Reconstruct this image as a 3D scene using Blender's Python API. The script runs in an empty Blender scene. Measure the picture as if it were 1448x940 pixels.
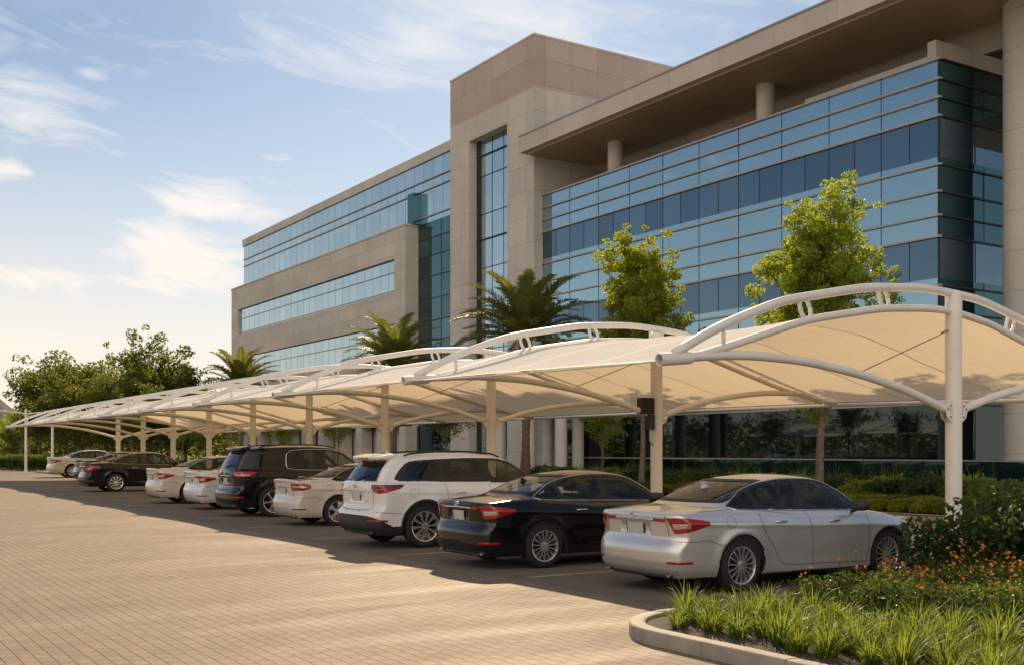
import bpy, math, random
import numpy as np
from mathutils import Vector, Matrix
R = math.radians
PI = math.pi
rng = np.random.default_rng(11)
random.seed(11)
scene = bpy.context.scene
COL = scene.collection

# ------------------------------------------------------------------ camera
CAM_AZ = 32.5
cd = bpy.data.cameras.new('camera')
cd.sensor_width = 36.0
cd.lens = 38.83
cd.shift_y = 0.1146
cd.clip_start = 0.1
cd.clip_end = 6000
cam = bpy.data.objects.new('camera', cd)
COL.objects.link(cam)
cam.location = (0, 0, 1.65)
cam.rotation_euler = (R(90), 0, R(-CAM_AZ))
scene.camera = cam

# ------------------------------------------------------------------ materials
def nodes_mat(name):
    m = bpy.data.materials.new(name)
    m.use_nodes = True
    nt = m.node_tree
    return m, nt, nt.nodes['Principled BSDF'], nt.nodes['Material Output']

def N(nt, typ, **kw):
    n = nt.nodes.new(typ)
    for k, v in kw.items():
        setattr(n, k, v)
    return n

def ramp(nt, fac, stops):
    r = N(nt, 'ShaderNodeValToRGB')
    e = r.color_ramp.elements
    while len(e) < len(stops):
        e.new(0.5)
    for i, (p, c) in enumerate(stops):
        e[i].position = p
        e[i].color = c if len(c) == 4 else (*c, 1)
    nt.links.new(fac, r.inputs[0])
    return r.outputs[0]

def noise(nt, scale, detail=4, rough=.55, coord='Object', vec=None, dist=0):
    if vec is None:
        tc = N(nt, 'ShaderNodeTexCoord')
        vec = tc.outputs[coord]
    n = N(nt, 'ShaderNodeTexNoise')
    n.inputs['Scale'].default_value = scale
    n.inputs['Detail'].default_value = detail
    n.inputs['Roughness'].default_value = rough
    n.inputs['Distortion'].default_value = dist
    nt.links.new(vec, n.inputs['Vector'])
    return n.outputs['Fac']

def mixc(nt, fac, a, b, mode='MIX'):
    m = N(nt, 'ShaderNodeMix', data_type='RGBA', blend_type=mode)
    for v, s in ((fac, m.inputs[0]), (a, m.inputs[6]), (b, m.inputs[7])):
        if isinstance(v, (int, float)):
            s.default_value = v
        elif isinstance(v, tuple):
            s.default_value = v if len(v) == 4 else (*v, 1)
        else:
            nt.links.new(v, s)
    return m.outputs[2]

def mathn(nt, op, a, b=0.0, c=None):
    m = N(nt, 'ShaderNodeMath', operation=op)
    for v, s in ((a, m.inputs[0]), (b, m.inputs[1])) + (((c, m.inputs[2]),) if c is not None else ()):
        if isinstance(v, (int, float)):
            s.default_value = v
        else:
            nt.links.new(v, s)
    return m.outputs[0]

def bump(nt, height, strength=.3, dist=.01):
    b = N(nt, 'ShaderNodeBump')
    b.inputs['Strength'].default_value = strength
    b.inputs['Distance'].default_value = dist
    nt.links.new(height, b.inputs['Height'])
    return b.outputs['Normal']

def mat(name, col, rough=.5, metal=0, var=.12, scale=6, bumps=0, bscale=60, spec=.5, coat=0):
    """plain surface with a little mottling so nothing is perfectly flat"""
    m, nt, p, out = nodes_mat(name)
    f = noise(nt, scale, 5)
    lo = tuple(c * (1 - var) for c in col)
    hi = tuple(min(1, c * (1 + var)) for c in col)
    nt.links.new(ramp(nt, f, [(.3, lo), (.7, hi)]), p.inputs['Base Color'])
    p.inputs['Roughness'].default_value = rough
    p.inputs['Metallic'].default_value = metal
    p.inputs['Specular IOR Level'].default_value = spec
    p.inputs['Coat Weight'].default_value = coat
    if bumps:
        nt.links.new(bump(nt, noise(nt, bscale, 3), bumps, .01), p.inputs['Normal'])
    return m

# ------------------------------------------------------------------ objects
def link(o, parent=None):
    COL.objects.link(o)
    if parent is not None:
        o.parent = parent
    return o

def tag(o, label=None, cat=None, group=None, kind=None):
    if label: o['label'] = label
    if cat: o['category'] = cat
    if group: o['group'] = group
    if kind: o['kind'] = kind
    return o

def empty(name, loc=(0, 0, 0), rz=0, **kw):
    o = bpy.data.objects.new(name, None)
    o.empty_display_size = .2
    link(o)
    o.location = loc
    o.rotation_euler = (0, 0, rz)
    tag(o, **kw)
    return o

def copy_tree(o, parent=None):
    c = o.copy()
    COL.objects.link(c)
    c.parent = parent
    for ch in list(o.children):
        copy_tree(ch, c)
    return c

class MB:
    """collects shapes into one mesh"""
    def __init__(s):
        s.v = []; s.f = []; s.n = 0; s.mi = []
    def add(s, v, f, mi=0):
        v = np.asarray(v, float)
        s.v.append(v)
        for q in f:
            s.f.append([i + s.n for i in q])
            s.mi.append(mi)
        s.n += len(v)
        return s
    def box(s, x0, y0, z0, x1, y1, z1, mi=0):
        v = [(x, y, z) for z in (z0, z1) for y in (y0, y1) for x in (x0, x1)]
        return s.add(v, [(0, 2, 3, 1), (4, 5, 7, 6), (0, 1, 5, 4), (2, 6, 7, 3), (0, 4, 6, 2), (1, 3, 7, 5)], mi)
    def tube(s, pts, r, n=10, cap=True, mi=0):
        pts = np.asarray(pts, float)
        rr = np.full(len(pts), r) if np.isscalar(r) else np.asarray(r, float)
        t = np.gradient(pts, axis=0)
        t /= np.linalg.norm(t, axis=1)[:, None] + 1e-12
        up = np.array([0, 0, 1.]) if abs(t[0][2]) < .9 else np.array([1., 0, 0])
        a = np.cross(t[0], up); a /= np.linalg.norm(a)
        V = []
        for i in range(len(pts)):
            a = a - t[i] * a.dot(t[i]); a /= np.linalg.norm(a)
            b = np.cross(t[i], a)
            for k in range(n):
                q = 2 * PI * k / n
                V.append(pts[i] + rr[i] * (a * math.cos(q) + b * math.sin(q)))
        F = []
        for i in range(len(pts) - 1):
            for k in range(n):
                k2 = (k + 1) % n
                F.append((i * n + k, i * n + k2, (i + 1) * n + k2, (i + 1) * n + k))
        if cap:
            F.append(tuple(range(n))[::-1])
            F.append(tuple((len(pts) - 1) * n + k for k in range(n)))
        return s.add(V, F, mi)
    def lathe(s, prof, c=(0, 0, 0), axis='z', n=24, mi=0):
        """prof: list of (r, h) revolved round an axis"""
        V = []
        for r, h in prof:
            for k in range(n):
                q = 2 * PI * k / n
                a, b = r * math.cos(q), r * math.sin(q)
                p = (a, b, h) if axis == 'z' else (a, h, b)
                V.append((p[0] + c[0], p[1] + c[1], p[2] + c[2]))
        F = []
        for i in range(len(prof) - 1):
            for k in range(n):
                k2 = (k + 1) % n
                q = (i * n + k, i * n + k2, (i + 1) * n + k2, (i + 1) * n + k)
                F.append(q if axis == 'z' else q[::-1])
        return s.add(V, F, mi)
    def build(s, name, m, parent=None, smooth=False, loc=None, auto=None, bevel=0):
        me = bpy.data.meshes.new(name)
        V = np.concatenate(s.v) if s.v else np.zeros((0, 3))
        me.from_pydata(V.tolist(), [], s.f)
        for mm in (m if isinstance(m, (list, tuple)) else [m]):
            me.materials.append(mm)
        if any(s.mi):
            me.polygons.foreach_set('material_index', s.mi)
        if smooth or auto:
            me.polygons.foreach_set('use_smooth', [True] * len(me.polygons))
        me.update()
        if auto:
            me.set_sharp_from_angle(angle=R(auto))
        o = bpy.data.objects.new(name, me)
        link(o, parent)
        if loc is not None:
            o.location = loc
        if bevel:
            b = o.modifiers.new('bevel', 'BEVEL')
            b.width = bevel; b.segments = 2; b.limit_method = 'ANGLE'; b.angle_limit = R(40)
        return o

def raw_mesh(name, V, F, mats, parent=None, smooth=True, mi=None):
    """fast mesh from arrays, all faces with the same corner count"""
    V = np.asarray(V, np.float32); F = np.asarray(F, np.int32)
    me = bpy.data.meshes.new(name)
    k = F.shape[1]
    me.vertices.add(len(V)); me.vertices.foreach_set('co', V.ravel())
    me.loops.add(F.size); me.loops.foreach_set('vertex_index', F.ravel())
    me.polygons.add(len(F))
    me.polygons.foreach_set('loop_start', np.arange(0, F.size, k, dtype=np.int32))
    me.polygons.foreach_set('loop_total', np.full(len(F), k, np.int32))
    if mi is not None:
        me.polygons.foreach_set('material_index', np.asarray(mi, np.int32))
    me.polygons.foreach_set('use_smooth', np.full(len(F), smooth))
    for m in (mats if isinstance(mats, (list, tuple)) else [mats]):
        me.materials.append(m)
    me.update(calc_edges=True)
    me.validate()
    o = bpy.data.objects.new(name, me)
    link(o, parent)
    return o
# ================================================================== implicit surface tools
def smax(a, b, k):
    h = np.maximum(k - np.abs(a - b), 0) / k
    return np.maximum(a, b) + h * h * k * .25

def smin(a, b, k):
    return -smax(-a, -b, k)

class Curve:
    """piecewise line softened with a gaussian"""
    def __init__(s, pts, sig):
        xs = np.array([p[0] for p in pts], float); ys = np.array([p[1] for p in pts], float)
        pad = max(4 * sig, .02)
        s.x = np.linspace(xs[0] - pad, xs[-1] + pad, 700)
        y = np.interp(s.x, xs, ys)
        # carry the end slopes on, so the ends are not flattened
        s0 = (ys[1] - ys[0]) / (xs[1] - xs[0]); s1 = (ys[-1] - ys[-2]) / (xs[-1] - xs[-2])
        y = np.where(s.x < xs[0], ys[0] + s0 * (s.x - xs[0]), y)
        y = np.where(s.x > xs[-1], ys[-1] + s1 * (s.x - xs[-1]), y)
        if sig > 0:
            dx = s.x[1] - s.x[0]
            n = int(3 * sig / dx) + 1
            k = np.exp(-.5 * (np.arange(-n, n + 1) * dx / sig) ** 2); k /= k.sum()
            yp = np.concatenate([y[0] + (y[1] - y[0]) * np.arange(-n, 0), y, y[-1] + (y[-1] - y[-2]) * np.arange(1, n + 1)])
            y = np.convolve(yp, k, 'valid')
        s.y = y
    def __call__(s, x):
        return np.interp(x, s.x, s.y)

def iso(f, lo, hi, h, newton=4):
    """surface nets: quads round the zero set of f"""
    ax = [np.arange(lo[i] - h, hi[i] + 2 * h, h) for i in range(3)]
    X, Y, Z = np.meshgrid(*ax, indexing='ij')
    D = f(X, Y, Z)
    ins = D < 0
    nx, ny, nz = D.shape
    c = np.zeros((nx - 1, ny - 1, nz - 1), int)
    for dx in (0, 1):
        for dy in (0, 1):
            for dz in (0, 1):
                c += ins[dx:nx - 1 + dx, dy:ny - 1 + dy, dz:nz - 1 + dz]
    act = (c > 0) & (c < 8)
    idx = -np.ones(act.shape, int)
    I = np.argwhere(act)
    idx[act] = np.arange(len(I))
    acc = np.zeros((len(I), 3)); cnt = np.zeros(len(I))
    corners = [(a, b, cc) for a in (0, 1) for b in (0, 1) for cc in (0, 1)]
    for p in corners:
        for ax_ in range(3):
            if p[ax_]: continue
            q = list(p); q[ax_] = 1
            d0 = D[I[:, 0] + p[0], I[:, 1] + p[1], I[:, 2] + p[2]]
            d1 = D[I[:, 0] + q[0], I[:, 1] + q[1], I[:, 2] + q[2]]
            m = (d0 < 0) != (d1 < 0)
            t = d0[m] / (d0[m] - d1[m])
            pos = np.tile(np.array(p, float), (m.sum(), 1)); pos[:, ax_] = t
            acc[m] += pos; cnt[m] += 1
    V = (I + acc / cnt[:, None]) * h + np.array([a[0] for a in ax])
    F = []
    for a in range(3):
        b, c2 = (a + 1) % 3, (a + 2) % 3
        s0 = [slice(None)] * 3; s1 = [slice(None)] * 3
        s0[a] = slice(0, -1); s1[a] = slice(1, None)
        e = ins[tuple(s0)] != ins[tuple(s1)]
        E = np.argwhere(e)
        E = E[(E[:, b] > 0) & (E[:, c2] > 0) & (E[:, b] < D.shape[b] - 1) & (E[:, c2] < D.shape[c2] - 1)]
        flip = ins[E[:, 0], E[:, 1], E[:, 2]]
        q = []
        for db, dc in ((-1, -1), (0, -1), (0, 0), (-1, 0)):
            o = E.copy(); o[:, b] += db; o[:, c2] += dc
            q.append(idx[o[:, 0], o[:, 1], o[:, 2]])
        q = np.stack(q, 1)
        q[~flip] = q[~flip][:, ::-1]
        F.append(q)
    F = np.concatenate(F)
    e = 1e-3
    for _ in range(newton):
        x, y, z = V.T
        d = f(x, y, z)
        g = np.stack([f(x + e, y, z) - f(x - e, y, z), f(x, y + e, z) - f(x, y - e, z), f(x, y, z + e) - f(x, y, z - e)], 1) / (2 * e)
        g2 = (g * g).sum(1) + .05
        st = g * (d / g2)[:, None]
        l = np.linalg.norm(st, axis=1)
        st *= np.minimum(1, .5 * h / (l + 1e-9))[:, None]
        V = V - st
    return V, F

def psdf(poly, a, b):
    """signed distance to a closed 2-D polygon"""
    P = np.array(poly, float); d = np.full(a.shape, 1e9); s = np.ones(a.shape)
    n = len(P)
    for i in range(n):
        p0, p1 = P[i], P[i - 1]
        ex, ey = p1 - p0
        wx, wy = a - p0[0], b - p0[1]
        t = np.clip((wx * ex + wy * ey) / (ex * ex + ey * ey + 1e-12), 0, 1)
        d = np.minimum(d, (wx - ex * t) ** 2 + (wy - ey * t) ** 2)
        c1 = b >= p0[1]; c2 = b < p1[1]; c3 = ex * wy > ey * wx
        s = np.where((c1 & c2 & c3) | (~c1 & ~c2 & ~c3), -s, s)
    return s * np.sqrt(d)

def smooth_poly(P, it=2):
    P = np.array(P, float)
    for _ in range(it):
        Q = np.roll(P, -1, 0)
        P = np.stack([.78 * P + .22 * Q, .22 * P + .78 * Q], 1).reshape(-1, 2)
    return P

# ================================================================== car materials
def paint(name, col, metal=.0, rough=.35, flake=.0, coat=1.0):
    m, nt, p, out = nodes_mat(name)
    f = noise(nt, 3, 4)
    dust = noise(nt, 1.3, 6, .7)
    c = ramp(nt, f, [(.3, tuple(x * .96 for x in col)), (.7, tuple(min(1, x * 1.04) for x in col))])
    c = mixc(nt, mathn(nt, 'MULTIPLY', dust, .012), c, (.35, .3, .24))
    nt.links.new(c, p.inputs['Base Color'])
    p.inputs['Metallic'].default_value = metal
    p.inputs['Roughness'].default_value = rough
    p.inputs['Coat Weight'].default_value = coat
    nt.links.new(ramp(nt, dust, [(.3, (.015,) * 3), (.75, (.05,) * 3)]), p.inputs['Coat Roughness'])
    return m

P_silver = paint('silver_paint', (.70, .685, .65), .6, .30)
P_black = paint('black_paint', (.002, .0025, .0035), 0, .12, coat=.35)
P_navy = paint('dark_paint', (.003, .004, .007), 0, .15, coat=.4)
P_white = paint('white_paint', (.72, .70, .66), 0, .4)
P_pearl = paint('pearl_paint', (.60, .55, .47), .1, .4)
P_cool = paint('cool_white_paint', (.66, .66, .66), .1, .4)
M_tyre = mat('tyre_rubber', (.018, .017, .016), .85, bumps=.2)
M_plastic = mat('black_plastic', (.02, .02, .021), .55)
M_dark = mat('interior_dark', (.014, .013, .012), .8)
M_seat = mat('seat_cloth', (.035, .03, .026), .9)
M_chrome = mat('chrome', (.75, .73, .70), .16, 1, var=.03)
M_rim = mat('alloy_rim', (.78, .76, .72), .25, .85, var=.04)
M_rimd = mat('dark_alloy_rim', (.20, .19, .18), .3, .9, var=.04)
M_disc = mat('brake_disc', (.05, .048, .045), .5, .8)
M_gap = mat('panel_gap', (.008, .008, .008), .9)
M_plate = mat('plate_white', (.50, .49, .45), .5, var=.05)
M_rubber = mat('window_seal', (.012, .012, .012), .5)

def glass_mat(name, tint, refl=1.0):
    m, nt, p, out = nodes_mat(name)
    nt.nodes.remove(p)
    tr = N(nt, 'ShaderNodeBsdfTransparent'); tr.inputs[0].default_value = (*tint, 1)
    gl = N(nt, 'ShaderNodeBsdfGlossy'); gl.inputs['Roughness'].default_value = .01
    gl.inputs[0].default_value = (.9, .95, 1, 1)
    ge = N(nt, 'ShaderNodeNewGeometry')      # Schlick reflectance, the same from both faces of the pane
    dp = N(nt, 'ShaderNodeVectorMath', operation='DOT_PRODUCT'); nt.links.new(ge.outputs['Incoming'], dp.inputs[0]); nt.links.new(ge.outputs['Normal'], dp.inputs[1])
    k = mathn(nt, 'POWER', mathn(nt, 'SUBTRACT', 1.0, mathn(nt, 'ABSOLUTE', dp.outputs['Value'])), 5.0)
    fac = mathn(nt, 'MULTIPLY_ADD', k, .9 * refl, .05 * refl)
    dust = noise(nt, 2, 5)
    df = N(nt, 'ShaderNodeBsdfDiffuse'); df.inputs[0].default_value = (.25, .22, .18, 1)
    mx = N(nt, 'ShaderNodeMixShader'); nt.links.new(fac, mx.inputs[0])
    nt.links.new(tr.outputs[0], mx.inputs[1]); nt.links.new(gl.outputs[0], mx.inputs[2])
    mx2 = N(nt, 'ShaderNodeMixShader'); nt.links.new(mathn(nt, 'MULTIPLY', dust, .05), mx2.inputs[0])
    nt.links.new(mx.outputs[0], mx2.inputs[1]); nt.links.new(df.outputs[0], mx2.inputs[2])
    nt.links.new(mx2.outputs[0], out.inputs[0])
    return m
M_glass = glass_mat('car_glass', (.62, .66, .58), 1.0)
M_glassd = glass_mat('dark_car_glass', (.12, .13, .12), 1.0)

def lamp_mat(name, col, metal=0):
    m, nt, p, out = nodes_mat(name)
    tc = N(nt, 'ShaderNodeTexCoord')
    w = N(nt, 'ShaderNodeTexWave'); w.inputs['Scale'].default_value = 22; w.bands_direction = 'Z'
    nt.links.new(tc.outputs['Object'], w.inputs[0])
    nt.links.new(ramp(nt, w.outputs['Fac'], [(.2, tuple(c * .75 for c in col)), (.8, col)]), p.inputs['Base Color'])
    p.inputs['Roughness'].default_value = .22
    p.inputs['Coat Weight'].default_value = 1
    p.inputs['Coat Roughness'].default_value = .03
    p.inputs['Metallic'].default_value = metal
    return m
M_red = lamp_mat('tail_lamp_red', (.42, .008, .012), .2)
M_dred = lamp_mat('dark_lamp_red', (.22, .014, .018), .3)
M_clear = lamp_mat('lamp_clear', (.62, .55, .52), .6)

# ================================================================== car shapes
class CarShape: pass

def sedan_shape(v=0):
    """v=0 mid-size saloon; v=1 a softer one with a raised boot lip"""
    s = CarShape()
    s.L = 4.72; s.W = .90; s.kind = 'sedan'
    s.ax = (1.06, 3.80); s.wr = .335; s.tw = .80
    if v == 0:
        s.xr = Curve([(.15, .16), (.24, .10), (.30, .03), (.40, .0), (.52, -.005), (.60, .01), (.655, .045), (.70, .065), (.86, .048), (.95, .025), (.99, .03), (1.08, .09)], .018)
        s.zt = Curve([(-.1, .985), (0, 1.0), (.07, 1.015), (.15, 1.022), (.5, 1.06), (.85, 1.085), (1.4, 1.05), (2, .985), (3.2, .97), (3.5, .985), (3.8, .945), (4.2, .855), (4.45, .77), (4.62, .68), (4.75, .56)], .06)
    else:
        s.xr = Curve([(.15, .16), (.24, .10), (.32, .03), (.42, .0), (.55, .0), (.62, .02), (.68, .055), (.84, .05), (1.0, .03), (1.05, .01), (1.12, .03)], .016)
        s.zt = Curve([(-.1, 1.07), (0, 1.085), (.10, 1.085), (.22, 1.055), (.5, 1.075), (.85, 1.09), (1.4, 1.05), (2, .985), (3.2, .97), (3.5, .985), (3.8, .945), (4.2, .855), (4.45, .77), (4.62, .68), (4.75, .56)], .03)
    s.xf = Curve([(.15, 4.56), (.22, 4.66), (.35, 4.70), (.50, 4.70), (.62, 4.68), (.72, 4.62), (.85, 4.5)], .03)
    s.w = Curve([(.14, .80), (.20, .845), (.28, .868), (.38, .876), (.55, .890), (.70, .898), (.79, .899), (.84, .888), (.90, .868), (.97, .835), (1.04, .79), (1.14, .70), (1.3, .5)], .016)
    s.rise = Curve([(0, .10), (1.0, .06), (2.4, .0), (3.6, -.03), (4.7, -.09)], .2)
    s.dw = Curve([(-.1, .16), (0, .115), (.2, .065), (.45, .028), (.75, .006), (1.1, 0), (3.5, 0), (3.9, .008), (4.2, .035), (4.45, .09), (4.65, .20), (4.75, .30)], .06)
    s.roof = Curve([(.30, .90), (.55, 1.00), (.80, 1.115), (1.1, 1.235), (1.45, 1.355), (1.8, 1.425), (2.15, 1.452), (2.5, 1.445), (2.8, 1.41), (3.1, 1.29), (3.45, 1.10), (3.7, .96), (3.9, .84)], .09)
    s.gw = Curve([(.85, .815), (.95, .795), (1.05, .755), (1.2, .695), (1.32, .642), (1.42, .59), (1.55, .51)], .03)
    s.gdw = Curve([(.3, .26), (.6, .17), (.9, .095), (1.2, .05), (1.6, .015), (2.0, 0), (2.7, .0), (3.1, .02), (3.5, .07), (3.9, .15)], .1)
    s.crown = .05; s.zb = .19; s.kg = .035; s.kr = .10
    s.belt = 1.0
    return s

def suv_shape(v=0):
    """v=0 soft seven-seat crossover; v=1 taller and squarer"""
    s = CarShape()
    s.L = 4.88; s.W = .955; s.kind = 'suv'
    s.ax = (1.02, 3.84); s.wr = .385; s.tw = .83
    H = 1.70 if v == 0 else 1.78
    s.H = H
    s.xr = Curve([(.2, .18), (.28, .10), (.36, .02), (.45, .0), (.60, .0), (.66, .02), (.71, .09), (.80, .10), (1.0, .085), (1.12, .085), (1.22, .13), (1.5, .3)], .022)
    s.zt = Curve([(-.1, 1.12), (0, 1.15), (.2, 1.20), (1, 1.17), (2, 1.12), (3.2, 1.10), (3.5, 1.12), (3.9, 1.09), (4.3, 1.01), (4.6, .90), (4.8, .76), (4.9, .6)], .06)
    s.xf = Curve([(.2, 4.68), (.3, 4.80), (.45, 4.86), (.7, 4.86), (.85, 4.80), (1.0, 4.66)], .03)
    s.w = Curve([(.18, .86), (.26, .90), (.34, .918), (.5, .93), (.7, .945), (.86, .952), (.94, .945), (1.02, .925), (1.10, .89), (1.2, .81), (1.35, .62)], .02)
    s.rise = Curve([(0, .07), (1.0, .05), (2.4, .0), (3.8, -.02), (4.8, -.08)], .2)
    s.dw = Curve([(-.1, .14), (0, .10), (.2, .055), (.45, .025), (.75, .006), (1.1, 0), (3.6, 0), (4.0, .008), (4.35, .04), (4.6, .10), (4.8, .20), (4.9, .28)], .06)
    if v == 0:
        s.roof = Curve([(-.02, .9), (.08, 1.14), (.26, 1.42), (.40, 1.57), (.48, 1.64), (.8, 1.675), (1.5, 1.70), (2.1, 1.70), (2.6, 1.675), (2.95, 1.60), (3.3, 1.40), (3.65, 1.17), (3.9, 1.0)], .06)
    else:
        s.roof = Curve([(.0, .9), (.07, 1.14), (.20, 1.42), (.32, 1.62), (.40, 1.71), (.8, 1.75), (1.5, 1.775), (2.2, 1.775), (2.7, 1.75), (3.0, 1.67), (3.3, 1.47), (3.62, 1.20), (3.85, 1.0)], .05)
    s.gw = Curve([(1.0, .865), (1.1, .845), (1.25, .80), (1.4, .755), (1.55, .705), (H - .04, .645), (H + .1, .56)], .03)
    s.gdw = Curve([(0, .16), (.3, .09), (.7, .045), (1.2, .01), (2.0, 0), (2.9, .0), (3.3, .03), (3.7, .09), (4, .15)], .1)
    s.crown = .045; s.zb = .24; s.kg = .03; s.kr = .09
    s.belt = 1.16
    return s

def make_field(s):
    def lower(x, y, z):
        ay = np.sqrt(y * y + 1e-6)
        zz = z - s.rise(x)
        w = s.w(zz) - s.dw(x)
        for a in s.ax:
            r = np.sqrt((x - a) ** 2 + (z - s.wr) ** 2)
            w = w + .020 * np.exp(-((r - s.wr - .05) / .10) ** 2)
        mid = np.exp(-((x - 2.43) / .85) ** 4)
        w = w - .016 * mid * np.exp(-((zz - .40) / .11) ** 2) + .010 * np.exp(-((zz - s.belt + .21) / .035) ** 2)
        side = ay - w
        yn = ay / s.W
        rear = s.xr(z) + .055 * yn ** 2 + .16 * yn ** 6 - x
        if s.kind == 'sedan':
            rec = np.clip(1.5 - np.abs(z - .795) / .06, 0, 1) * np.clip((.30 - ay) / .03, 0, 1)
        else:
            rec = np.clip(1.5 - np.abs(z - .90) / .06, 0, 1) * np.clip((.30 - ay) / .03, 0, 1)
        rear = rear + .022 * rec
        front = x - (s.xf(z) - .14 * yn ** 2 - .28 * yn ** 4)
        top = (z - (s.zt(x) - .045 * yn ** 2)) * .95
        bot = s.zb + .03 * np.clip((x - 4) / .5, 0, 1) - z
        f = smax(side, top, .07)
        f = smax(f, rear, .035)
        f = smax(f, front, .06)
        return smax(f, bot, .03)
    def green(x, y, z):
        ay = np.sqrt(y * y + 1e-6)
        side = (ay - (s.gw(z) - s.gdw(x))) * .93
        top = (z - (s.roof(x + .06 * (ay / .7) ** 2 * np.where(x < 2.2, -1, 1)) - s.crown * (ay / .65) ** 2)) * .88
        lim = .85 - z if s.kind == 'sedan' else 1.02 - z
        xl = (.32 - x) if s.kind == 'sedan' else (.09 - x)
        return np.maximum(smax(side, top, s.kr), np.maximum(lim, np.maximum(xl, x - 4.0)))
    def shell(x, y, z):
        f = smin(lower(x, y, z), green(x, y, z), s.kg)
        if s.kind == 'suv':
            sp = np.maximum(np.abs(z - (s.H - .098 + .08 * (x - .25))) - .020 - .10 * np.clip(x - .2, 0, .3), np.abs(x - .42) - .19 + .06 * (y / .6) ** 2)
            sp = smax(sp, np.abs(y) - .60, .05)
            f = smin(f, sp, .02)
        return f
    def arch(x, y, z):
        d = np.full(x.shape, 1e3)
        for a in s.ax:
            d = np.minimum(d, np.sqrt((x - a) ** 2 + (z - s.wr - .01) ** 2) - (s.wr + .048))
        return np.maximum(d, .52 - np.abs(y))
    def body(x, y, z):
        return np.maximum(shell(x, y, z), -arch(x, y, z))
    return shell, arch, body

def shell_part(name, sh, region, lo, hi, h, out_, in_, m, parent, smooth=True):
    def f(x, y, z):
        d = sh(x, y, z)
        return np.maximum(np.maximum(d - out_, -d - in_), region(x, y, z))
    V, F = iso(f, lo, hi, h, 3)
    o = raw_mesh(name, V, F, m, parent, smooth)
    o.data.set_sharp_from_angle(angle=R(38))
    return o

def shell_skin(name, sh, region, lo, hi, h, off, m, parent):
    """one layer of the shell, set off outwards, kept where region < 0"""
    V, F = iso(lambda x, y, z: sh(x, y, z) - off, lo, hi, h, 4)
    C = V[F].mean(1)
    F = F[region(C[:, 0], C[:, 1], C[:, 2]) < 0]
    used = np.unique(F); mp = np.zeros(len(V), int); mp[used] = np.arange(len(used))
    return raw_mesh(name, V[used], mp[F], m, parent)

def mirror_part(o, name=None):
    me = o.data.copy()
    n = len(me.vertices)
    co = np.empty(n * 3, np.float32); me.vertices.foreach_get('co', co)
    co = co.reshape(-1, 3); co[:, 1] *= -1
    me.vertices.foreach_set('co', co.ravel())
    me.flip_normals(); me.update()
    o2 = bpy.data.objects.new(name or o.name.split('.')[0], me)
    link(o2, o.parent)
    for ch in o.children:
        c = mirror_part(ch); c.parent = o2
    return o2

def solve_side(sh, x, z, sgn=1):
    """y where the shell meets the line (x,z)"""
    lo = np.full(len(x), .2); hi = np.full(len(x), 1.3)
    for _ in range(26):
        m = (lo + hi) / 2
        ins = sh(x, m, z) < 0
        lo = np.where(ins, m, lo); hi = np.where(ins, hi, m)
    return sgn * (lo + hi) / 2

def solve_rear(sh, y, z):
    lo = np.full(len(y), -.4); hi = np.full(len(y), 1.6)
    for _ in range(26):
        m = (lo + hi) / 2
        ins = sh(m, y, z) < 0
        hi = np.where(ins, m, hi); lo = np.where(ins, lo, m)
    return (lo + hi) / 2

def resample(P, step=.02, closed=False):
    P = np.array(P, float)
    if closed: P = np.vstack([P, P[:1]])
    L = np.concatenate([[0], np.cumsum(np.linalg.norm(np.diff(P, axis=0), axis=1))])
    n = max(2, int(L[-1] / step))
    t = np.linspace(0, L[-1], n)
    return np.stack([np.interp(t, L, P[:, 0]), np.interp(t, L, P[:, 1])], 1)

def side_ribbon(mb, sh, pts, w=.008, off=.0015, closed=False, sgn=-1, rad=None):
    P = resample(pts, .02, closed)
    if rad:
        y = solve_side(sh, P[:, 0], P[:, 1], sgn)
        mb.tube(np.stack([P[:, 0], y + sgn * off, P[:, 1]], 1), rad, 6)
        return
    t = np.gradient(P, axis=0); t /= np.linalg.norm(t, axis=1)[:, None] + 1e-9
    n = np.stack([-t[:, 1], t[:, 0]], 1)
    A, B = P + n * w / 2, P - n * w / 2
    V = []
    for Q in (A, B):
        y = solve_side(sh, Q[:, 0], Q[:, 1], sgn)
        V.append(np.stack([Q[:, 0], y + sgn * off, Q[:, 1]], 1))
    k = len(P)
    mb.add(np.concatenate(V), [(i, i + 1, k + i + 1, k + i) for i in range(k - 1)])

def rear_ribbon(mb, sh, pts, w=.008, off=.0015, rad=None, closed=False):
    P = resample(pts, .02, closed)
    if rad:
        x = solve_rear(sh, P[:, 0], P[:, 1])
        mb.tube(np.stack([x - off, P[:, 0], P[:, 1]], 1), rad, 6)
        return
    t = np.gradient(P, axis=0); t /= np.linalg.norm(t, axis=1)[:, None] + 1e-9
    n = np.stack([-t[:, 1], t[:, 0]], 1)
    V = []
    for Q in (P + n * w / 2, P - n * w / 2):
        x = solve_rear(sh, Q[:, 0], Q[:, 1])
        V.append(np.stack([x - off, Q[:, 0], Q[:, 1]], 1))
    k = len(P)
    mb.add(np.concatenate(V), [(i, i + 1, k + i + 1, k + i) for i in range(k - 1)])

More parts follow.
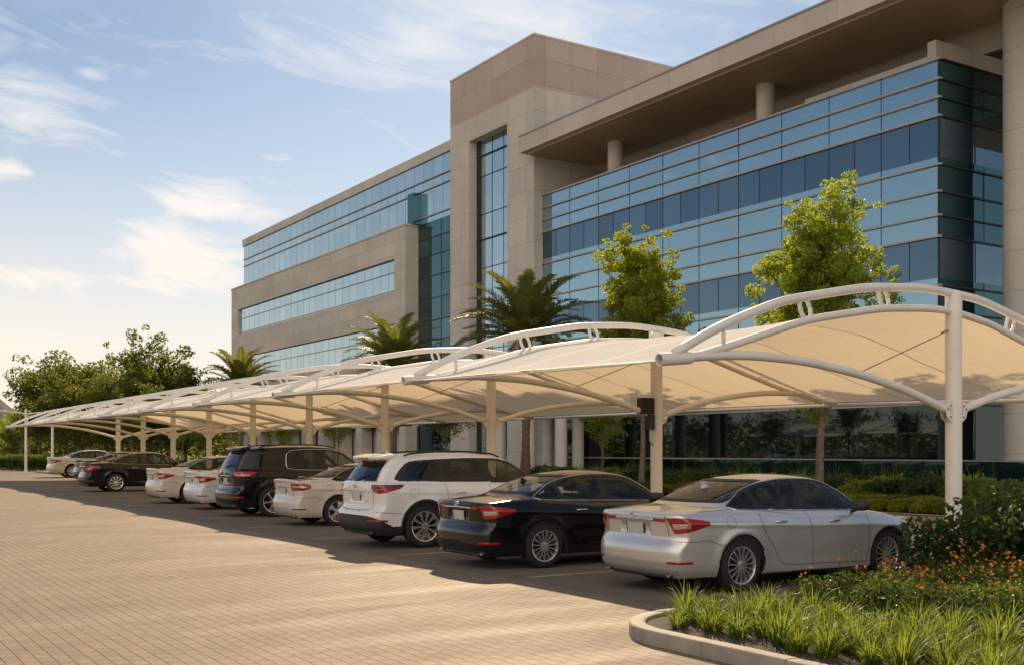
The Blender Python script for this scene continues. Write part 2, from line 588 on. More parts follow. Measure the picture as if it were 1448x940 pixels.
def make_wheel(parent, x, y, r, w, style, sgn):
    """wheel > tyre, rim.  outer face towards sgn*y"""
    d = MB()
    d.lathe([(0, 0), (.15, 0), (.15, .02), (0, .02)], axis='y', n=28)
    hub = d.build('wheel', M_disc, parent, auto=30)
    hub.location = (x, y, r)
    rr = r * .70
    t = MB()
    W = w / 2
    prof = [(rr - .012, -W * .92), (rr + .01, -W), (r * .86, -W * 1.06), (r - .03, -W * .98), (r - .008, -W * .86), (r, -W * .6), (r - .006, -W * .32), (r, -W * .3), (r, -W * .04), (r - .006, -W * .02), (r - .006, W * .02), (r, W * .04),
            (r, W * .3), (r - .006, W * .32), (r, W * .6), (r - .008, W * .86), (r - .03, W * .98), (r * .86, W * 1.06), (rr + .01, W), (rr - .012, W * .92)]
    t.lathe(prof, axis='y', n=56)
    t.build('tyre', M_tyre, hub, auto=40)
    m = MB()
    o = sgn * W
    m.lathe([(rr + .004, -o * .9), (rr - .012, -o * .85), (rr - .03, 0), (rr - .022, o * .7), (rr - .012, o * .93), (rr + .002, o * .98), (rr + .010, o * .95), (rr + .004, o * .8)], axis='y', n=56)
    ns = {'multi': 15, 'five': 5, 'ten': 10, 'six': 6}[style]
    wid = {'multi': .010, 'five': .030, 'ten': .014, 'six': .026}[style]
    for k in range(ns):
        a = 2 * PI * k / ns + .1
        pairs = [0] if style in ('multi', 'six') else [-.13, .13] if style == 'five' else [-.07, .07]
        if style == 'multi' and k % 1 == 0: pairs = [0]
        for da in pairs:
            a1 = a + da
            p0 = np.array([math.cos(a) * .045, math.sin(a) * .045]); p1 = np.array([math.cos(a1) * (rr - .012), math.sin(a1) * (rr - .012)])
            dr = (p1 - p0) / np.linalg.norm(p1 - p0); nn = np.array([-dr[1], dr[0]])
            V = []
            for q, hw, dep in ((p0, wid * 1.1, .86), ((p0 + p1) / 2, wid * .8, .93), (p1, wid * 1.15, .86)):
                for sx in (-1, 1):
                    e = q + nn * hw * sx
                    V.append((e[0], o * dep, e[1])); V.append((e[0], o * dep - sgn * .028, e[1]))
            F = []
            for j in range(2):
                b = j * 4
                F += [(b, b + 2, b + 6, b + 4), (b + 1, b + 5, b + 7, b + 3), (b, b + 4, b + 5, b + 1), (b + 2, b + 3, b + 7, b + 6)]
            m.add(V, F)
    m.lathe([(0, o * .93), (.03, o * .93), (.055, o * .88), (.062, o * .70), (.06, o * .4)], axis='y', n=20)
    rim = m.build('rim', M_rim, hub, auto=35)
    return hub

def make_seats(s, parent):
    zf = .42 if s.kind == 'sedan' else .55
    for x in (1.75, 2.65):
        for y in ((-.38, .38) if x > 2 else (-.38, .38)):
            m = MB()
            m.box(x - .05, y - .24, zf, x + .42, y + .24, zf + .14)
            V = []
            for z, dx, hw, th in ((zf + .1, 0, .23, .12), (zf + .45, -.12, .24, .11), (zf + .64, -.19, .18, .08)):
                for sy in (-1, 1):
                    V += [(x + dx - th, y + sy * hw, z), (x + dx, y + sy * hw, z)]
            F = []
            for j in range(2):
                b = 4 * j
                F += [(b, b + 4, b + 6, b + 2), (b + 1, b + 3, b + 7, b + 5), (b, b + 1, b + 5, b + 4), (b + 2, b + 6, b + 7, b + 3)]
            F.append((8, 9, 11, 10))
            m.add(V, F)
            m.box(x - .30, y - .12, zf + .68, x - .20, y + .12, zf + .87)
            m.tube([(x - .23, y - .05, zf + .6), (x - .25, y - .05, zf + .7)], .008, 6)
            m.build('seat', M_seat, parent, bevel=.03)
    m = MB()
    m.box(3.15, -.66, zf + .2, 3.5, .66, zf + .5)
    m.tube([(3.10 + .05 * math.sin(a), .38 + .17 * math.cos(a), zf + .45 + .17 * math.sin(a)) for a in np.linspace(0, 2 * PI, 20)], .013, 6)
    m.build('dashboard', M_dark, parent)

def build_car(s, body_mat, wheel='multi', h=.02, glass=None, chrome_dlo=True, lamp='sedan', cladding=False, interior=True):
    shell, arch, body = make_field(s)
    root = bpy.data.objects.new('parked_car', None); link(root)
    glass = glass or M_glass
    Hh = 1.9
    # --- window outlines (side view)
    if s.kind == 'sedan':
        quarter = smooth_poly([(.98, 1.055), (1.12, 1.135), (1.30, 1.225), (1.345, 1.235), (1.45, 1.045), (1.2, 1.035)], 1)
        rear = smooth_poly([(1.40, 1.255), (1.62, 1.325), (1.95, 1.368), (2.17, 1.372), (2.22, 1.015), (1.50, 1.040)], 1)
        front = smooth_poly([(2.27, 1.372), (2.55, 1.362), (2.80, 1.318), (3.02, 1.215), (3.28, 1.035), (3.31, .985), (2.315, 1.010)], 1)
        polys = [quarter, rear, front]
        dlo = smooth_poly([(.92, 1.035), (1.12, 1.160), (1.32, 1.265), (1.60, 1.345), (1.95, 1.392), (2.25, 1.398), (2.58, 1.388), (2.84, 1.340), (3.06, 1.235), (3.34, 1.04), (3.37, .96), (2.3, .988), (1.3, 1.012)], 1)
        bl = [(-.60, 1.125), (.60, 1.125), (.485, 1.365), (-.485, 1.365)]
        bl_x = 1.75
        ws = [(-.68, 1.04), (.68, 1.04), (.53, 1.375), (-.53, 1.375)]; ws_x = 2.75
    else:
        q = s.H - 1.70
        rear2 = smooth_poly([(.55, 1.22), (.62, 1.33), (.80, 1.50 + q), (1.05, 1.535 + q), (1.42, 1.555 + q), (1.40, 1.205), (.9, 1.215)], 1)
        rear = smooth_poly([(1.48, 1.56 + q), (2.30, 1.57 + q), (2.35, 1.175), (1.46, 1.203)], 1)
        front = smooth_poly([(2.42, 1.57 + q), (2.70, 1.55 + q), (2.93, 1.48 + q), (3.20, 1.33 + q * .5), (3.40, 1.17), (3.40, 1.14), (2.46, 1.172)], 1)
        polys = [rear2, rear, front]
        dlo = smooth_poly([(.46, 1.185), (.56, 1.35), (.76, 1.535 + q), (1.05, 1.57 + q), (1.9, 1.60 + q), (2.45, 1.60 + q), (2.74, 1.58 + q), (2.98, 1.505 + q), (3.26, 1.35 + q * .5), (3.47, 1.17), (3.47, 1.115), (2.4, 1.145), (1.0, 1.18)], 1)
        if s.H > 1.75:
            polys = [rear2, rear, front]
            dlo = smooth_poly([(1.44, 1.17), (1.38, 1.30), (1.44, 1.63), (1.9, 1.675), (2.45, 1.675), (2.74, 1.655), (2.98, 1.58), (3.26, 1.39), (3.47, 1.17), (3.47, 1.115), (2.4, 1.145)], 1)
        bl = [(-.63, 1.20), (.63, 1.20), (.53, s.H - .17), (-.53, s.H - .17)]; bl_x = 1.0
        ws = [(-.74, 1.18), (.74, 1.18), (.60, s.H - .09), (-.60, s.H - .09)]; ws_x = 2.85
    def open_(x, y, z):
        d = np.full(x.shape, 1e3)
        side = np.abs(y) > .40
        for p in polys:
            d = np.where(side, np.minimum(d, psdf(p, x, z)), d)
        d = np.where((x < bl_x) , np.minimum(d, psdf(bl, y, z) + .008), d)
        d = np.where((x > ws_x), np.minimum(d, psdf(ws, y, z) + .008), d)
        return d
    V, F = iso(body, (-.06, -1.02, .12), (s.L + .05, 1.02, s.H + .06 if s.kind == 'suv' else 1.52), h)
    C = V[F].mean(1)
    gone = open_(C[:, 0], C[:, 1], C[:, 2]) < .006
    F = F[~gone]; C = C[~gone]
    av = -arch(C[:, 0], C[:, 1], C[:, 2]); bv = shell(C[:, 0], C[:, 1], C[:, 2])
    mi = ((np.abs(av) < .006) & (bv < -.004)) | (C[:, 2] < s.zb + .02)
    b = raw_mesh('body', V, F, [body_mat, M_plastic], root, True, mi.astype(int))
    b.data.set_sharp_from_angle(angle=R(42))
    if interior:
        def lin(x, y, z):
            return np.maximum(shell(x, y, z) + .035, (.36 if s.kind == 'sedan' else .5) - z)
        V, F = iso(lin, (.1, -.9, .3), (s.L - .2, .9, s.H if s.kind == 'suv' else 1.5), .05, 2)
        C = V[F].mean(1)
        F = F[~(open_(C[:, 0], C[:, 1], C[:, 2]) < .03)]
        raw_mesh('cabin_lining', V, F, M_dark, root)
        make_seats(s, root)
    # --- glass
    hg = .016
    names = ['side_window'] * 3
    dk = M_glassd if s.kind == 'suv' else glass
    for i, p in enumerate(polys):
        p = np.array(p)
        x0, z0 = p.min(0) - .02; x1, z1 = p.max(0) + .02
        g = glass if i == 2 else dk
        w = shell_skin('side_window', shell, lambda x, y, z, p=p: psdf(p, x, z) - .012, (x0, -1.0, z0), (x1, -.42, z1), hg, -.003, g, root)
        mirror_part(w)
    rl, rh = (0 if s.kind == 'suv' else .4, -.72, 1.04), (bl_x, .72, s.H if s.kind == 'suv' else 1.42)
    rw = shell_skin('rear_window', shell, lambda x, y, z: np.maximum(psdf(bl, y, z) - .012, x - bl_x), rl, rh, hg, -.003, dk, root)
    shell_part('window_seal', shell, lambda x, y, z: np.maximum(np.maximum(psdf(bl, y, z) - .024, -psdf(bl, y, z) - .016), x - bl_x), rl, rh, hg, .002, .022, M_rubber, rw)
    rl, rh = (ws_x, -.8, .98), (3.8, .8, s.H if s.kind == 'suv' else 1.42)
    rw = shell_skin('windscreen', shell, lambda x, y, z: np.maximum(psdf(ws, y, z) - .012, ws_x - x), rl, rh, .02, -.003, glass, root)
    shell_part('window_seal', shell, lambda x, y, z: np.maximum(np.maximum(psdf(ws, y, z) - .024, -psdf(ws, y, z) - .02), ws_x - x), rl, rh, .02, .002, .026, M_rubber, rw)
    # --- window frames: dark ring + pillars
    def ringreg(x, y, z):
        d = psdf(dlo, x, z)
        o = np.full(x.shape, 1e3)
        for p in polys: o = np.minimum(o, psdf(p, x, z))
        return np.maximum(d, -o - .010)
    if s.kind == 'suv' and s.H > 1.75:
        def ringreg(x, y, z):
            d = np.full(x.shape, 1e3)
            for p in polys: d = np.minimum(d, np.maximum(psdf(p, x, z) - .03, -psdf(p, x, z) - .010))
            return d
    d = np.array(dlo)
    x0_ = .4 if (s.kind == 'suv' and s.H > 1.75) else d[:, 0].min()
    w = shell_part('window_surround', shell, ringreg, (x0_ - .02, -1.0, d[:, 1].min() - .02), (d[:, 0].max() + .02, -.42, d[:, 1].max() + .02), .014, .0025, .020, M_rubber, root)
    mirror_part(w)
    if chrome_dlo:
        m = MB()
        side_ribbon(m, shell, dlo, off=.003, closed=True, rad=.0075 if s.kind == 'sedan' else .010)
        o = m.build('chrome_trim', M_chrome, root, smooth=True); mirror_part(o)
    # --- panel gaps
    m = MB()
    rr = s.wr + .048
    a0 = s.ax[0]
    if s.kind == 'sedan':
        rd = [(1.36, .98), (1.38, .85), (1.46, .70), (1.60, .55), (1.68, .42), (1.73, .33), (1.85, .30), (2.62, .285), (3.35, .27)]
        md = [(2.25, .985), (2.27, .75), (2.33, .45), (2.33, .29)]
        fd = [(3.36, .95), (3.40, .80), (3.38, .5), (3.35, .27)]
        side_ribbon(m, shell, [(.05, .66), (.35, .655), (.52, .67), (.70, .60)], .007)
        side_ribbon(m, shell, [(.42, 1.015), (.9, 1.035)], .005)
        cap = [(.86 + .075 * math.cos(a), .88 + .075 * math.sin(a)) for a in np.linspace(0, 2 * PI, 24)]
        hd = [(1.72, .865), (2.72, .845)]
    else:
        rd = [(1.47, 1.15), (1.46, .9), (1.55, .72), (1.70, .55), (1.78, .42), (1.95, .37), (2.7, .36), (3.4, .35)]
        md = [(2.40, 1.14), (2.42, .8), (2.44, .36)]
        fd = [(3.47, 1.10), (3.47, .9), (3.42, .6), (3.40, .36)]
        side_ribbon(m, shell, [(.03, .66), (.30, .64), (.56, .62)], .008)
        cap = [(.80 + .09 * math.cos(a), .98 + .08 * math.sin(a)) for a in np.linspace(0, 2 * PI, 24)]
        hd = [(1.74, .985), (2.72, .965)]
    for pts in (rd, md, fd): side_ribbon(m, shell, smooth_open(pts), .0075)
    side_ribbon(m, shell, cap, .004)
    o = m.build('door_gap', M_gap, root); mirror_part(o)
    m = MB()
    if s.kind == 'sedan':
        for sg in (-1, 1):
            rear_ribbon(m, shell, smooth_open([(sg * .56, .975), (sg * .575, .90), (sg * .60, .78), (sg * .60, .715)]), .008)
    else:
        for sg in (-1, 1):
            rear_ribbon(m, shell, smooth_open([(sg * .70, 1.14), (sg * .66, .95), (sg * .64, .75), (sg * .55, .68), (0, .675)]), .009)
    m.build('boot_gap', M_gap, root)
    # --- handles
    for x, z in hd:
        m = MB()
        xs = np.linspace(x - .10, x + .11, 9)
        y = solve_side(shell, xs, np.full(9, z), -1)
        off = np.array([.004, .020, .030, .034, .035, .034, .030, .020, .004])
        m.tube(np.stack([xs, y - off, np.full(9, z)], 1), [.010, .013, .014, .014, .014, .014, .014, .013, .010], 8)
        o = m.build('door_handle', M_chrome if chrome_dlo else body_mat, root, smooth=True); mirror_part(o)
    # --- mirrors
    mx, mz = (3.12, 1.03) if s.kind == 'sedan' else (3.25, 1.20)
    def mir(x, y, z):
        a = (x - mx + .3 * (y + .98)) / .09; b_ = (y + .97) / .11; c = (z - mz) / .070
        return (np.power(np.abs(a) ** 3 + np.abs(b_) ** 3 + np.abs(c) ** 3 + 1e-9, 1 / 3) - 1) * .09
    V, F = iso(mir, (mx - .2, -1.15, mz - .12), (mx + .2, -.82, mz + .12), .018, 3)
    o = raw_mesh('wing_mirror', V, F, body_mat if s.kind == 'suv' else M_plastic, root)
    m = MB(); m.tube([(mx + .02, -.80, mz - .09), (mx + .02, -.93, mz - .05)], .02, 8)
    m.build('mirror_arm', M_plastic, o)
    mirror_part(o)
    # --- tail lamps
    hl = .012
    if lamp == 'sedan':       # wedge wrapping the corner with a pale insert
        def zc(x, y): return .842 + .035 * np.clip(x / .5, 0, 1)
        def reg(x, y, z):
            ay = np.abs(y)
            hh = .098 - .080 * np.clip((x - .12) / .42, 0, 1) ** 1.3
            inn = .585 + .10 * np.clip((.94 - z) / .2, -.2, 1)
            return np.maximum(np.maximum(np.abs(z - zc(x, y)) - hh, x - .52), inn - ay)
        def reg2(x, y, z):
            ay = np.abs(y)
            return np.maximum(np.maximum(np.abs(z - zc(x, y) + .010) - .034, x - .25 + .5 * (z - .84)), .67 - ay)
        t = shell_part('tail_lamp', shell, reg, (0, -.95, .70), (.6, -.50, 1.0), hl, .008, .02, M_red, root)
        t2 = shell_part('lamp_insert', shell, reg2, (0, -.95, .75), (.35, -.6, .95), hl, .011, .018, M_clear, t)
        mirror_part(t)
        def reg3(x, y, z):
            ay = np.abs(y)
            return np.maximum(np.maximum(np.abs(z - .912) - .022, ay - .565), .36 - ay)
        t = shell_part('boot_lamp', shell, reg3, (0, -.6, .86), (.2, -.3, .97), hl, .007, .02, M_red, root); mirror_part(t)
    elif lamp == 'block':     # upright rectangular lamp
        def reg(x, y, z):
            ay = np.abs(y)
            return np.maximum(np.maximum(np.abs(z - .90 - .05 * x) - .085 + .06 * np.clip((x - .2) / .3, 0, 1), x - .40), .50 - ay)
        def reg2(x, y, z):
            return np.maximum(np.maximum(np.abs(z - .905) - .022, x - .30), .56 - np.abs(y))
        t = shell_part('tail_lamp', shell, reg, (0, -.95, .75), (.45, -.45, 1.05), hl, .008, .02, M_red, root)
        shell_part('lamp_insert', shell, reg2, (0, -.95, .85), (.35, -.5, .96), hl, .011, .018, M_clear, t)
        mirror_part(t)
    else:                     # suv: long flat wedge under the window line
        def reg(x, y, z):
            ay = np.abs(y)
            top = 1.135 + .0 * x
            bot = .965 + .12 * np.clip((x - .12) / .5, 0, 1) + .10 * np.clip((.78 - ay) / .18, 0, 1)
            return np.maximum(np.maximum(np.maximum(z - top, bot - z), x - .62 + 1.2 * (1.13 - z)), .60 - ay)
        def reg2(x, y, z):
            return np.maximum(np.maximum(np.abs(z - 1.045) - .016, x - .42), .68 - np.abs(y))
        t = shell_part('tail_lamp', shell, reg, (0, -1.0, .9), (.7, -.55, 1.2), hl, .010, .02, M_dred if lamp == 'suv' else M_red, root)
        shell_part('lamp_insert', shell, reg2, (0, -1.0, 1.0), (.5, -.6, 1.1), hl, .013, .018, M_clear if lamp != 'suv' else M_red, t)
        mirror_part(t)
    # --- head lamps
    zh = .66 if s.kind == 'sedan' else .92
    def regh(x, y, z):
        return np.maximum(np.maximum(np.abs(z - zh - .12 * (s.L - .25 - x)) - .065, s.L - .62 - x), .42 - np.abs(y))
    t = shell_part('headlight', shell, regh, (s.L - .7, -.92, zh - .1), (s.L, -.4, zh + .2), .014, .006, .022, M_clear, root)
    mirror_part(t)
    # grille and lower intake
    def regg(x, y, z):
        return np.maximum(np.maximum(np.abs(z - zh + .10) - .09, np.abs(y) - .42), s.L - .4 - x)
    shell_part('grille', shell, regg, (s.L - .4, -.45, zh - .22), (s.L, .45, zh + .02), .016, .005, .026, M_plastic, root)
    # --- reflectors, exhausts, plate, badge
    zr_ = .40 if s.kind == 'sedan' else .50
    def regr(x, y, z):
        return np.maximum(np.maximum(np.abs(z - zr_) - .018, x - .30), .62 - np.abs(y))
    t = shell_part('reflector', shell, regr, (0, -.95, zr_ - .03), (.32, -.6, zr_ + .03), .010, .006 if not cladding else .014, .016, M_red, root)
    mirror_part(t)
    for sg in (-1, 1):
        m = MB()
        zz = s.zb + .05
        yy = sg * .60
        sc = np.array([1.5 if s.kind == 'suv' else 1.25, 1])
        V = []; F = []
        n = 18
        for j, (r_, xx) in enumerate(((.024, .30), (.028, .05), (.028, .035), (.024, .035), (.020, .14))):
            for k in range(n):
                a = 2 * PI * k / n
                V.append((xx + .06, yy + r_ * sc[0] * math.cos(a), zz + r_ * math.sin(a)))
            if j:
                for k in range(n):
                    F.append(((j - 1) * n + k, (j - 1) * n + (k + 1) % n, j * n + (k + 1) % n, j * n + k))
        m.add(V, F)
        m.build('exhaust_tip', M_rimd, root, smooth=True)
    pz = .795 if s.kind == 'sedan' else .90
    px = float(solve_rear(shell, np.array([0.]), np.array([pz]))[0])
    tilt = (s.xr(pz + .06) - s.xr(pz - .06)) / .12
    m = MB()
    for (a, b_, c_) in ((.178, .088, .010),):
        m.box(-.010, -a, -b_, .008, a, b_)
    pf = m.build('plate_frame', M_plastic, root, loc=(px - .002, 0, pz))
    pf.rotation_euler = (0, math.atan(tilt), 0)
    m = MB(); m.box(-.014, -.155, -.072, -.0105, .155, .072)
    m.build('number_plate', M_plate, pf)
    m = MB()   # chrome bar above the plate
    zb_ = pz + .115
    rear_ribbon(m, shell, [(-.36, zb_), (0, zb_ + .006), (.36, zb_)], off=.004, rad=.016 if s.kind == 'sedan' else .014)
    m.build('boot_trim', M_chrome, root, smooth=True)
    m = MB()   # oval badge: ring with an upright inner loop
    ez = pz + .165 if s.kind == 'sedan' else pz + .20
    for ra, rb, oz in ((.058, .040, 0), (.022, .038, 0), (.042, .016, .014)):
        P = [(ra * math.cos(a), ez + oz + rb * math.sin(a)) for a in np.linspace(0, 2 * PI, 22)]
        rear_ribbon(m, shell, P, off=.006, rad=.0055)
    m.build('badge', M_chrome, root, smooth=True)
    m = MB()   # small raised model script strokes at the boot's corner
    for k in range(4):
        y0 = -.40 - .028 * k
        rear_ribbon(m, shell, [(y0, pz - .07), (y0 - .018, pz - .07)], .006, .003)
        rear_ribbon(m, shell, [(y0, pz - .052), (y0 - .018, pz - .052)], .006, .003)
    if s.kind == 'suv': m.build('boot_script', M_chrome, root)
    # --- lower bumper band
    if cladding:
        def regc(x, y, z):
            a = 1e3 * np.ones(x.shape)
            for ax_ in s.ax:
                a = np.minimum(a, np.sqrt((x - ax_) ** 2 + (z - s.wr - .01) ** 2) - (s.wr + .095))
            low = z - (.40 + .0 * x)
            rb = np.maximum(z - .60 + .30 * np.clip(x / .6, 0, 1), x - .75)
            fb = np.maximum(z - .5, 4.2 - x)
            r_ = np.minimum(np.minimum(a, low), np.minimum(rb, fb))
            return np.maximum(r_, -arch(x, y, z) + .0)
        shell_part('bumper_cladding', shell, regc, (-.03, -1.02, .2), (s.L + .03, 1.02, 1.0), .02, .009, .030, M_plastic, root)
    m = MB()   # diffuser lip under the rear bumper
    ys = np.linspace(-.55, .55, 15)
    xs = solve_rear(shell, ys, np.full(15, s.zb + .06))
    m.tube(np.stack([xs + .03, ys, np.full(15, s.zb + .035)], 1), .03, 8)
    m.build('bumper_lip', M_plastic, root, smooth=True)
    if s.kind == 'suv':
        for sg in (-1, 1):
            m = MB()
            xs = np.linspace(.75, 2.75, 16)
            zz = s.roof(xs) - .02 + .045 * np.sin(np.linspace(0, PI, 16)) ** .4
            m.tube(np.stack([xs, np.full(16, sg * .60), zz - .005], 1), .016, 8)
            m.build('roof_rail', M_plastic, root, smooth=True)
        m = MB()   # rear wiper on the glass
        P = [(.0, 1.225), (-.15, 1.26), (-.34, 1.30)]
        rear_ribbon(m, shell, P, off=.02, rad=.010)
        m.build('wiper', M_plastic, root)
        m = MB()
        m.box(.22, -.20, s.H - .118, .235, .20, s.H - .098)
        m.build('brake_lamp', M_red, root)
    m = MB()   # shark fin aerial
    xa = 1.25 if s.kind == 'sedan' else .75
    za = float(s.roof(xa))
    m.add([(xa - .07, -.02, za - .02), (xa - .07, .02, za - .02), (xa + .09, -.012, za - .01), (xa + .09, .012, za - .01), (xa - .06, 0, za + .055), (xa - .03, 0, za + .05)],
          [(0, 1, 4), (0, 4, 5, 2), (1, 3, 5, 4), (2, 5, 3), (0, 2, 3, 1)])
    m.build('aerial', body_mat, root)
    for a in s.ax:
        for sg in (-1, 1):
            make_wheel(root, a, sg * (s.W - .135), s.wr, .215, wheel, sg)
    return root

def smooth_open(P, it=2):
    P = np.array(P, float)
    for _ in range(it):
        Q = [P[0]]
        for i in range(len(P) - 1):
            Q.append(.75 * P[i] + .25 * P[i + 1]); Q.append(.25 * P[i] + .75 * P[i + 1])
        Q.append(P[-1]); P = np.array(Q)
    return P

def repaint(root, m_old, m_new):
    """give a copied car its own paint without copying its meshes"""
    for c in root.children_recursive:
        if c.type == 'MESH':
            for sl in c.material_slots:
                if sl.material is m_old:
                    sl.link = 'OBJECT'; sl.material = m_new
# ================================================================== setting materials
def stone_mat(name, base, bw, bh, brown=False, off=0.0):
    m, nt, p, out = nodes_mat(name)
    tc = N(nt, 'ShaderNodeTexCoord'); sep = N(nt, 'ShaderNodeSeparateXYZ')
    nt.links.new(tc.outputs['Object'], sep.inputs[0])
    u = mathn(nt, 'ADD', sep.outputs[0], sep.outputs[1])
    cb = N(nt, 'ShaderNodeCombineXYZ')
    nt.links.new(u, cb.inputs[0]); nt.links.new(sep.outputs[2], cb.inputs[1])
    br = N(nt, 'ShaderNodeTexBrick'); br.offset = off; br.squash = 1
    nt.links.new(cb.outputs[0], br.inputs['Vector'])
    br.inputs['Scale'].default_value = 1; br.inputs['Brick Width'].default_value = bw; br.inputs['Row Height'].default_value = bh
    br.inputs['Mortar Size'].default_value = .016; br.inputs['Mortar Smooth'].default_value = .3; br.inputs['Bias'].default_value = 0
    br.inputs['Color1'].default_value = (.89, .89, .90, 1); br.inputs['Color2'].default_value = (1.07, 1.05, 1.03, 1); br.inputs['Mortar'].default_value = (.70, .68, .66, 1)
    f1 = noise(nt, .35, 6, .6); f2 = noise(nt, 9, 5, .6)
    # vertical run-off streaks, a stain of the stone itself
    mp = N(nt, 'ShaderNodeMapping'); mp.inputs['Scale'].default_value = (1.6, 1.6, .12)
    nt.links.new(tc.outputs['Object'], mp.inputs[0])
    f3 = noise(nt, 1.0, 5, .6, vec=mp.outputs[0])
    c = ramp(nt, f1, [(.3, tuple(x * .86 for x in base)), (.72, tuple(x * 1.12 for x in base))])
    c = mixc(nt, mathn(nt, 'MULTIPLY', ramp(nt, f3, [(.45, (0,) * 3), (.75, (1,) * 3)]), .28), c, tuple(x * .62 for x in base))
    c = mixc(nt, .35, c, ramp(nt, f2, [(.3, tuple(x * .85 for x in base)), (.7, tuple(x * 1.15 for x in base))]))
    c = mixc(nt, 1.0, c, br.outputs['Color'], 'MULTIPLY')
    nt.links.new(c, p.inputs['Base Color'])
    p.inputs['Roughness'].default_value = .8
    h = mathn(nt, 'ADD', mathn(nt, 'MULTIPLY', br.outputs['Fac'], -1.0), mathn(nt, 'MULTIPLY', f2, .25))
    nt.links.new(bump(nt, h, .5, .02), p.inputs['Normal'])
    return m
S_stone = stone_mat('panel_stone', (.53, .49, .435), 1.9, 1.52)
S_brown = stone_mat('brown_panel_stone', (.46, .38, .325), 1.9, 1.52)
S_wing = stone_mat('wing_stone', (.54, .495, .43), 3.2, .95, off=.5)
S_fascia = stone_mat('fascia_panels', (.53, .465, .405), 3.4, 4.0)
S_soffit = None
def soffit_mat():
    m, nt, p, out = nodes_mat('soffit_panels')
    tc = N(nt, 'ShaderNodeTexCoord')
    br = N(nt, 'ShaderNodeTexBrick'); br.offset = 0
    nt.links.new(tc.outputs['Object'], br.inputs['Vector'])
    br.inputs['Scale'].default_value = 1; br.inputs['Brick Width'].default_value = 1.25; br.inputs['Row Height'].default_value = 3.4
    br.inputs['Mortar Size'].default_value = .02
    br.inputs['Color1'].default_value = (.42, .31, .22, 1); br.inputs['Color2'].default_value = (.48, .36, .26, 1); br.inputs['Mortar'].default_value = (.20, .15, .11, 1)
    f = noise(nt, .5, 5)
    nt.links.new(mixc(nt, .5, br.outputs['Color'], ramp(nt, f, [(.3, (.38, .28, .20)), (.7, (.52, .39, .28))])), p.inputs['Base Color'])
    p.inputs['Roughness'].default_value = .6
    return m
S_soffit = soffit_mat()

def facade_glass(name, tint, dark, rough=.015, metal=.9, wav=.015, varn=.25):
    m, nt, p, out = nodes_mat(name)
    g = N(nt, 'ShaderNodeNewGeometry')
    rnd = g.outputs['Random Per Island']
    c = mixc(nt, ramp(nt, rnd, [(.0, (0,) * 3), (1.0, (varn,) * 3)]), tint, dark)
    f = noise(nt, .4, 3)
    c = mixc(nt, mathn(nt, 'MULTIPLY', f, .25), c, dark)
    nt.links.new(c, p.inputs['Base Color'])
    p.inputs['Metallic'].default_value = metal
    p.inputs['Roughness'].default_value = rough
    nt.links.new(bump(nt, noise(nt, .55, 2), wav, .3), p.inputs['Normal'])
    return m
G_span = facade_glass('spandrel_glass', (.40, .58, .66), (.22, .34, .41))
G_vis = facade_glass('vision_glass', (.17, .26, .33), (.09, .14, .19), varn=.6)
G_wing = facade_glass('wing_glass', (.56, .68, .71), (.34, .47, .53), varn=.4)
G_teal = facade_glass('teal_glass', (.09, .20, .23), (.03, .07, .085), varn=.6)
G_ground = facade_glass('ground_glass', (.075, .10, .10), (.03, .045, .045), varn=.8)
M_mull = mat('mullion_bronze', (.035, .04, .045), .4, .5)
M_gmull = mat('mullion_grey', (.10, .13, .15), .4, .5)
M_cap = mat('cap_rail', (.42, .38, .33), .35, .6)
M_darkin = mat('dark_recess', (.03, .03, .032), .8)
M_steel = mat('white_coated_steel', (.74, .70, .63), .42, var=.05, scale=2, bumps=.03, bscale=20)
M_bolt = mat('bolt_steel', (.35, .34, .33), .4, .8)
M_colw = mat('painted_column', (.56, .52, .46), .7, var=.08, scale=2)
M_hollow = mat('pipe_hollow', (.03, .03, .03), .9)

def membrane_mat():
    m, nt, p, out = nodes_mat('canopy_membrane')
    nt.nodes.remove(p)
    f = noise(nt, .7, 6, .6); f2 = noise(nt, 7, 4)
    c = mixc(nt, .4, ramp(nt, f, [(.3, (.86, .83, .78)), (.7, (.93, .905, .86))]), ramp(nt, f2, [(.3, (.80, .77, .71)), (.7, (.92, .89, .84))]))
    d = N(nt, 'ShaderNodeBsdfDiffuse'); nt.links.new(c, d.inputs[0])
    t = N(nt, 'ShaderNodeBsdfTranslucent'); t.inputs[0].default_value = (1.0, .82, .56, 1)
    mx = N(nt, 'ShaderNodeMixShader'); mx.inputs[0].default_value = .32
    bn = bump(nt, mathn(nt, 'ADD', f2, mathn(nt, 'MULTIPLY', noise(nt, 1.6, 3, dist=1.2), 2.5)), .35, .03)
    nt.links.new(bn, d.inputs['Normal']); nt.links.new(bn, t.inputs['Normal'])
    nt.links.new(d.outputs[0], mx.inputs[1]); nt.links.new(t.outputs[0], mx.inputs[2])
    nt.links.new(mx.outputs[0], out.inputs[0])
    return m
M_memb = membrane_mat()
M_seam = mat('membrane_seam', (.60, .53, .42), .8)

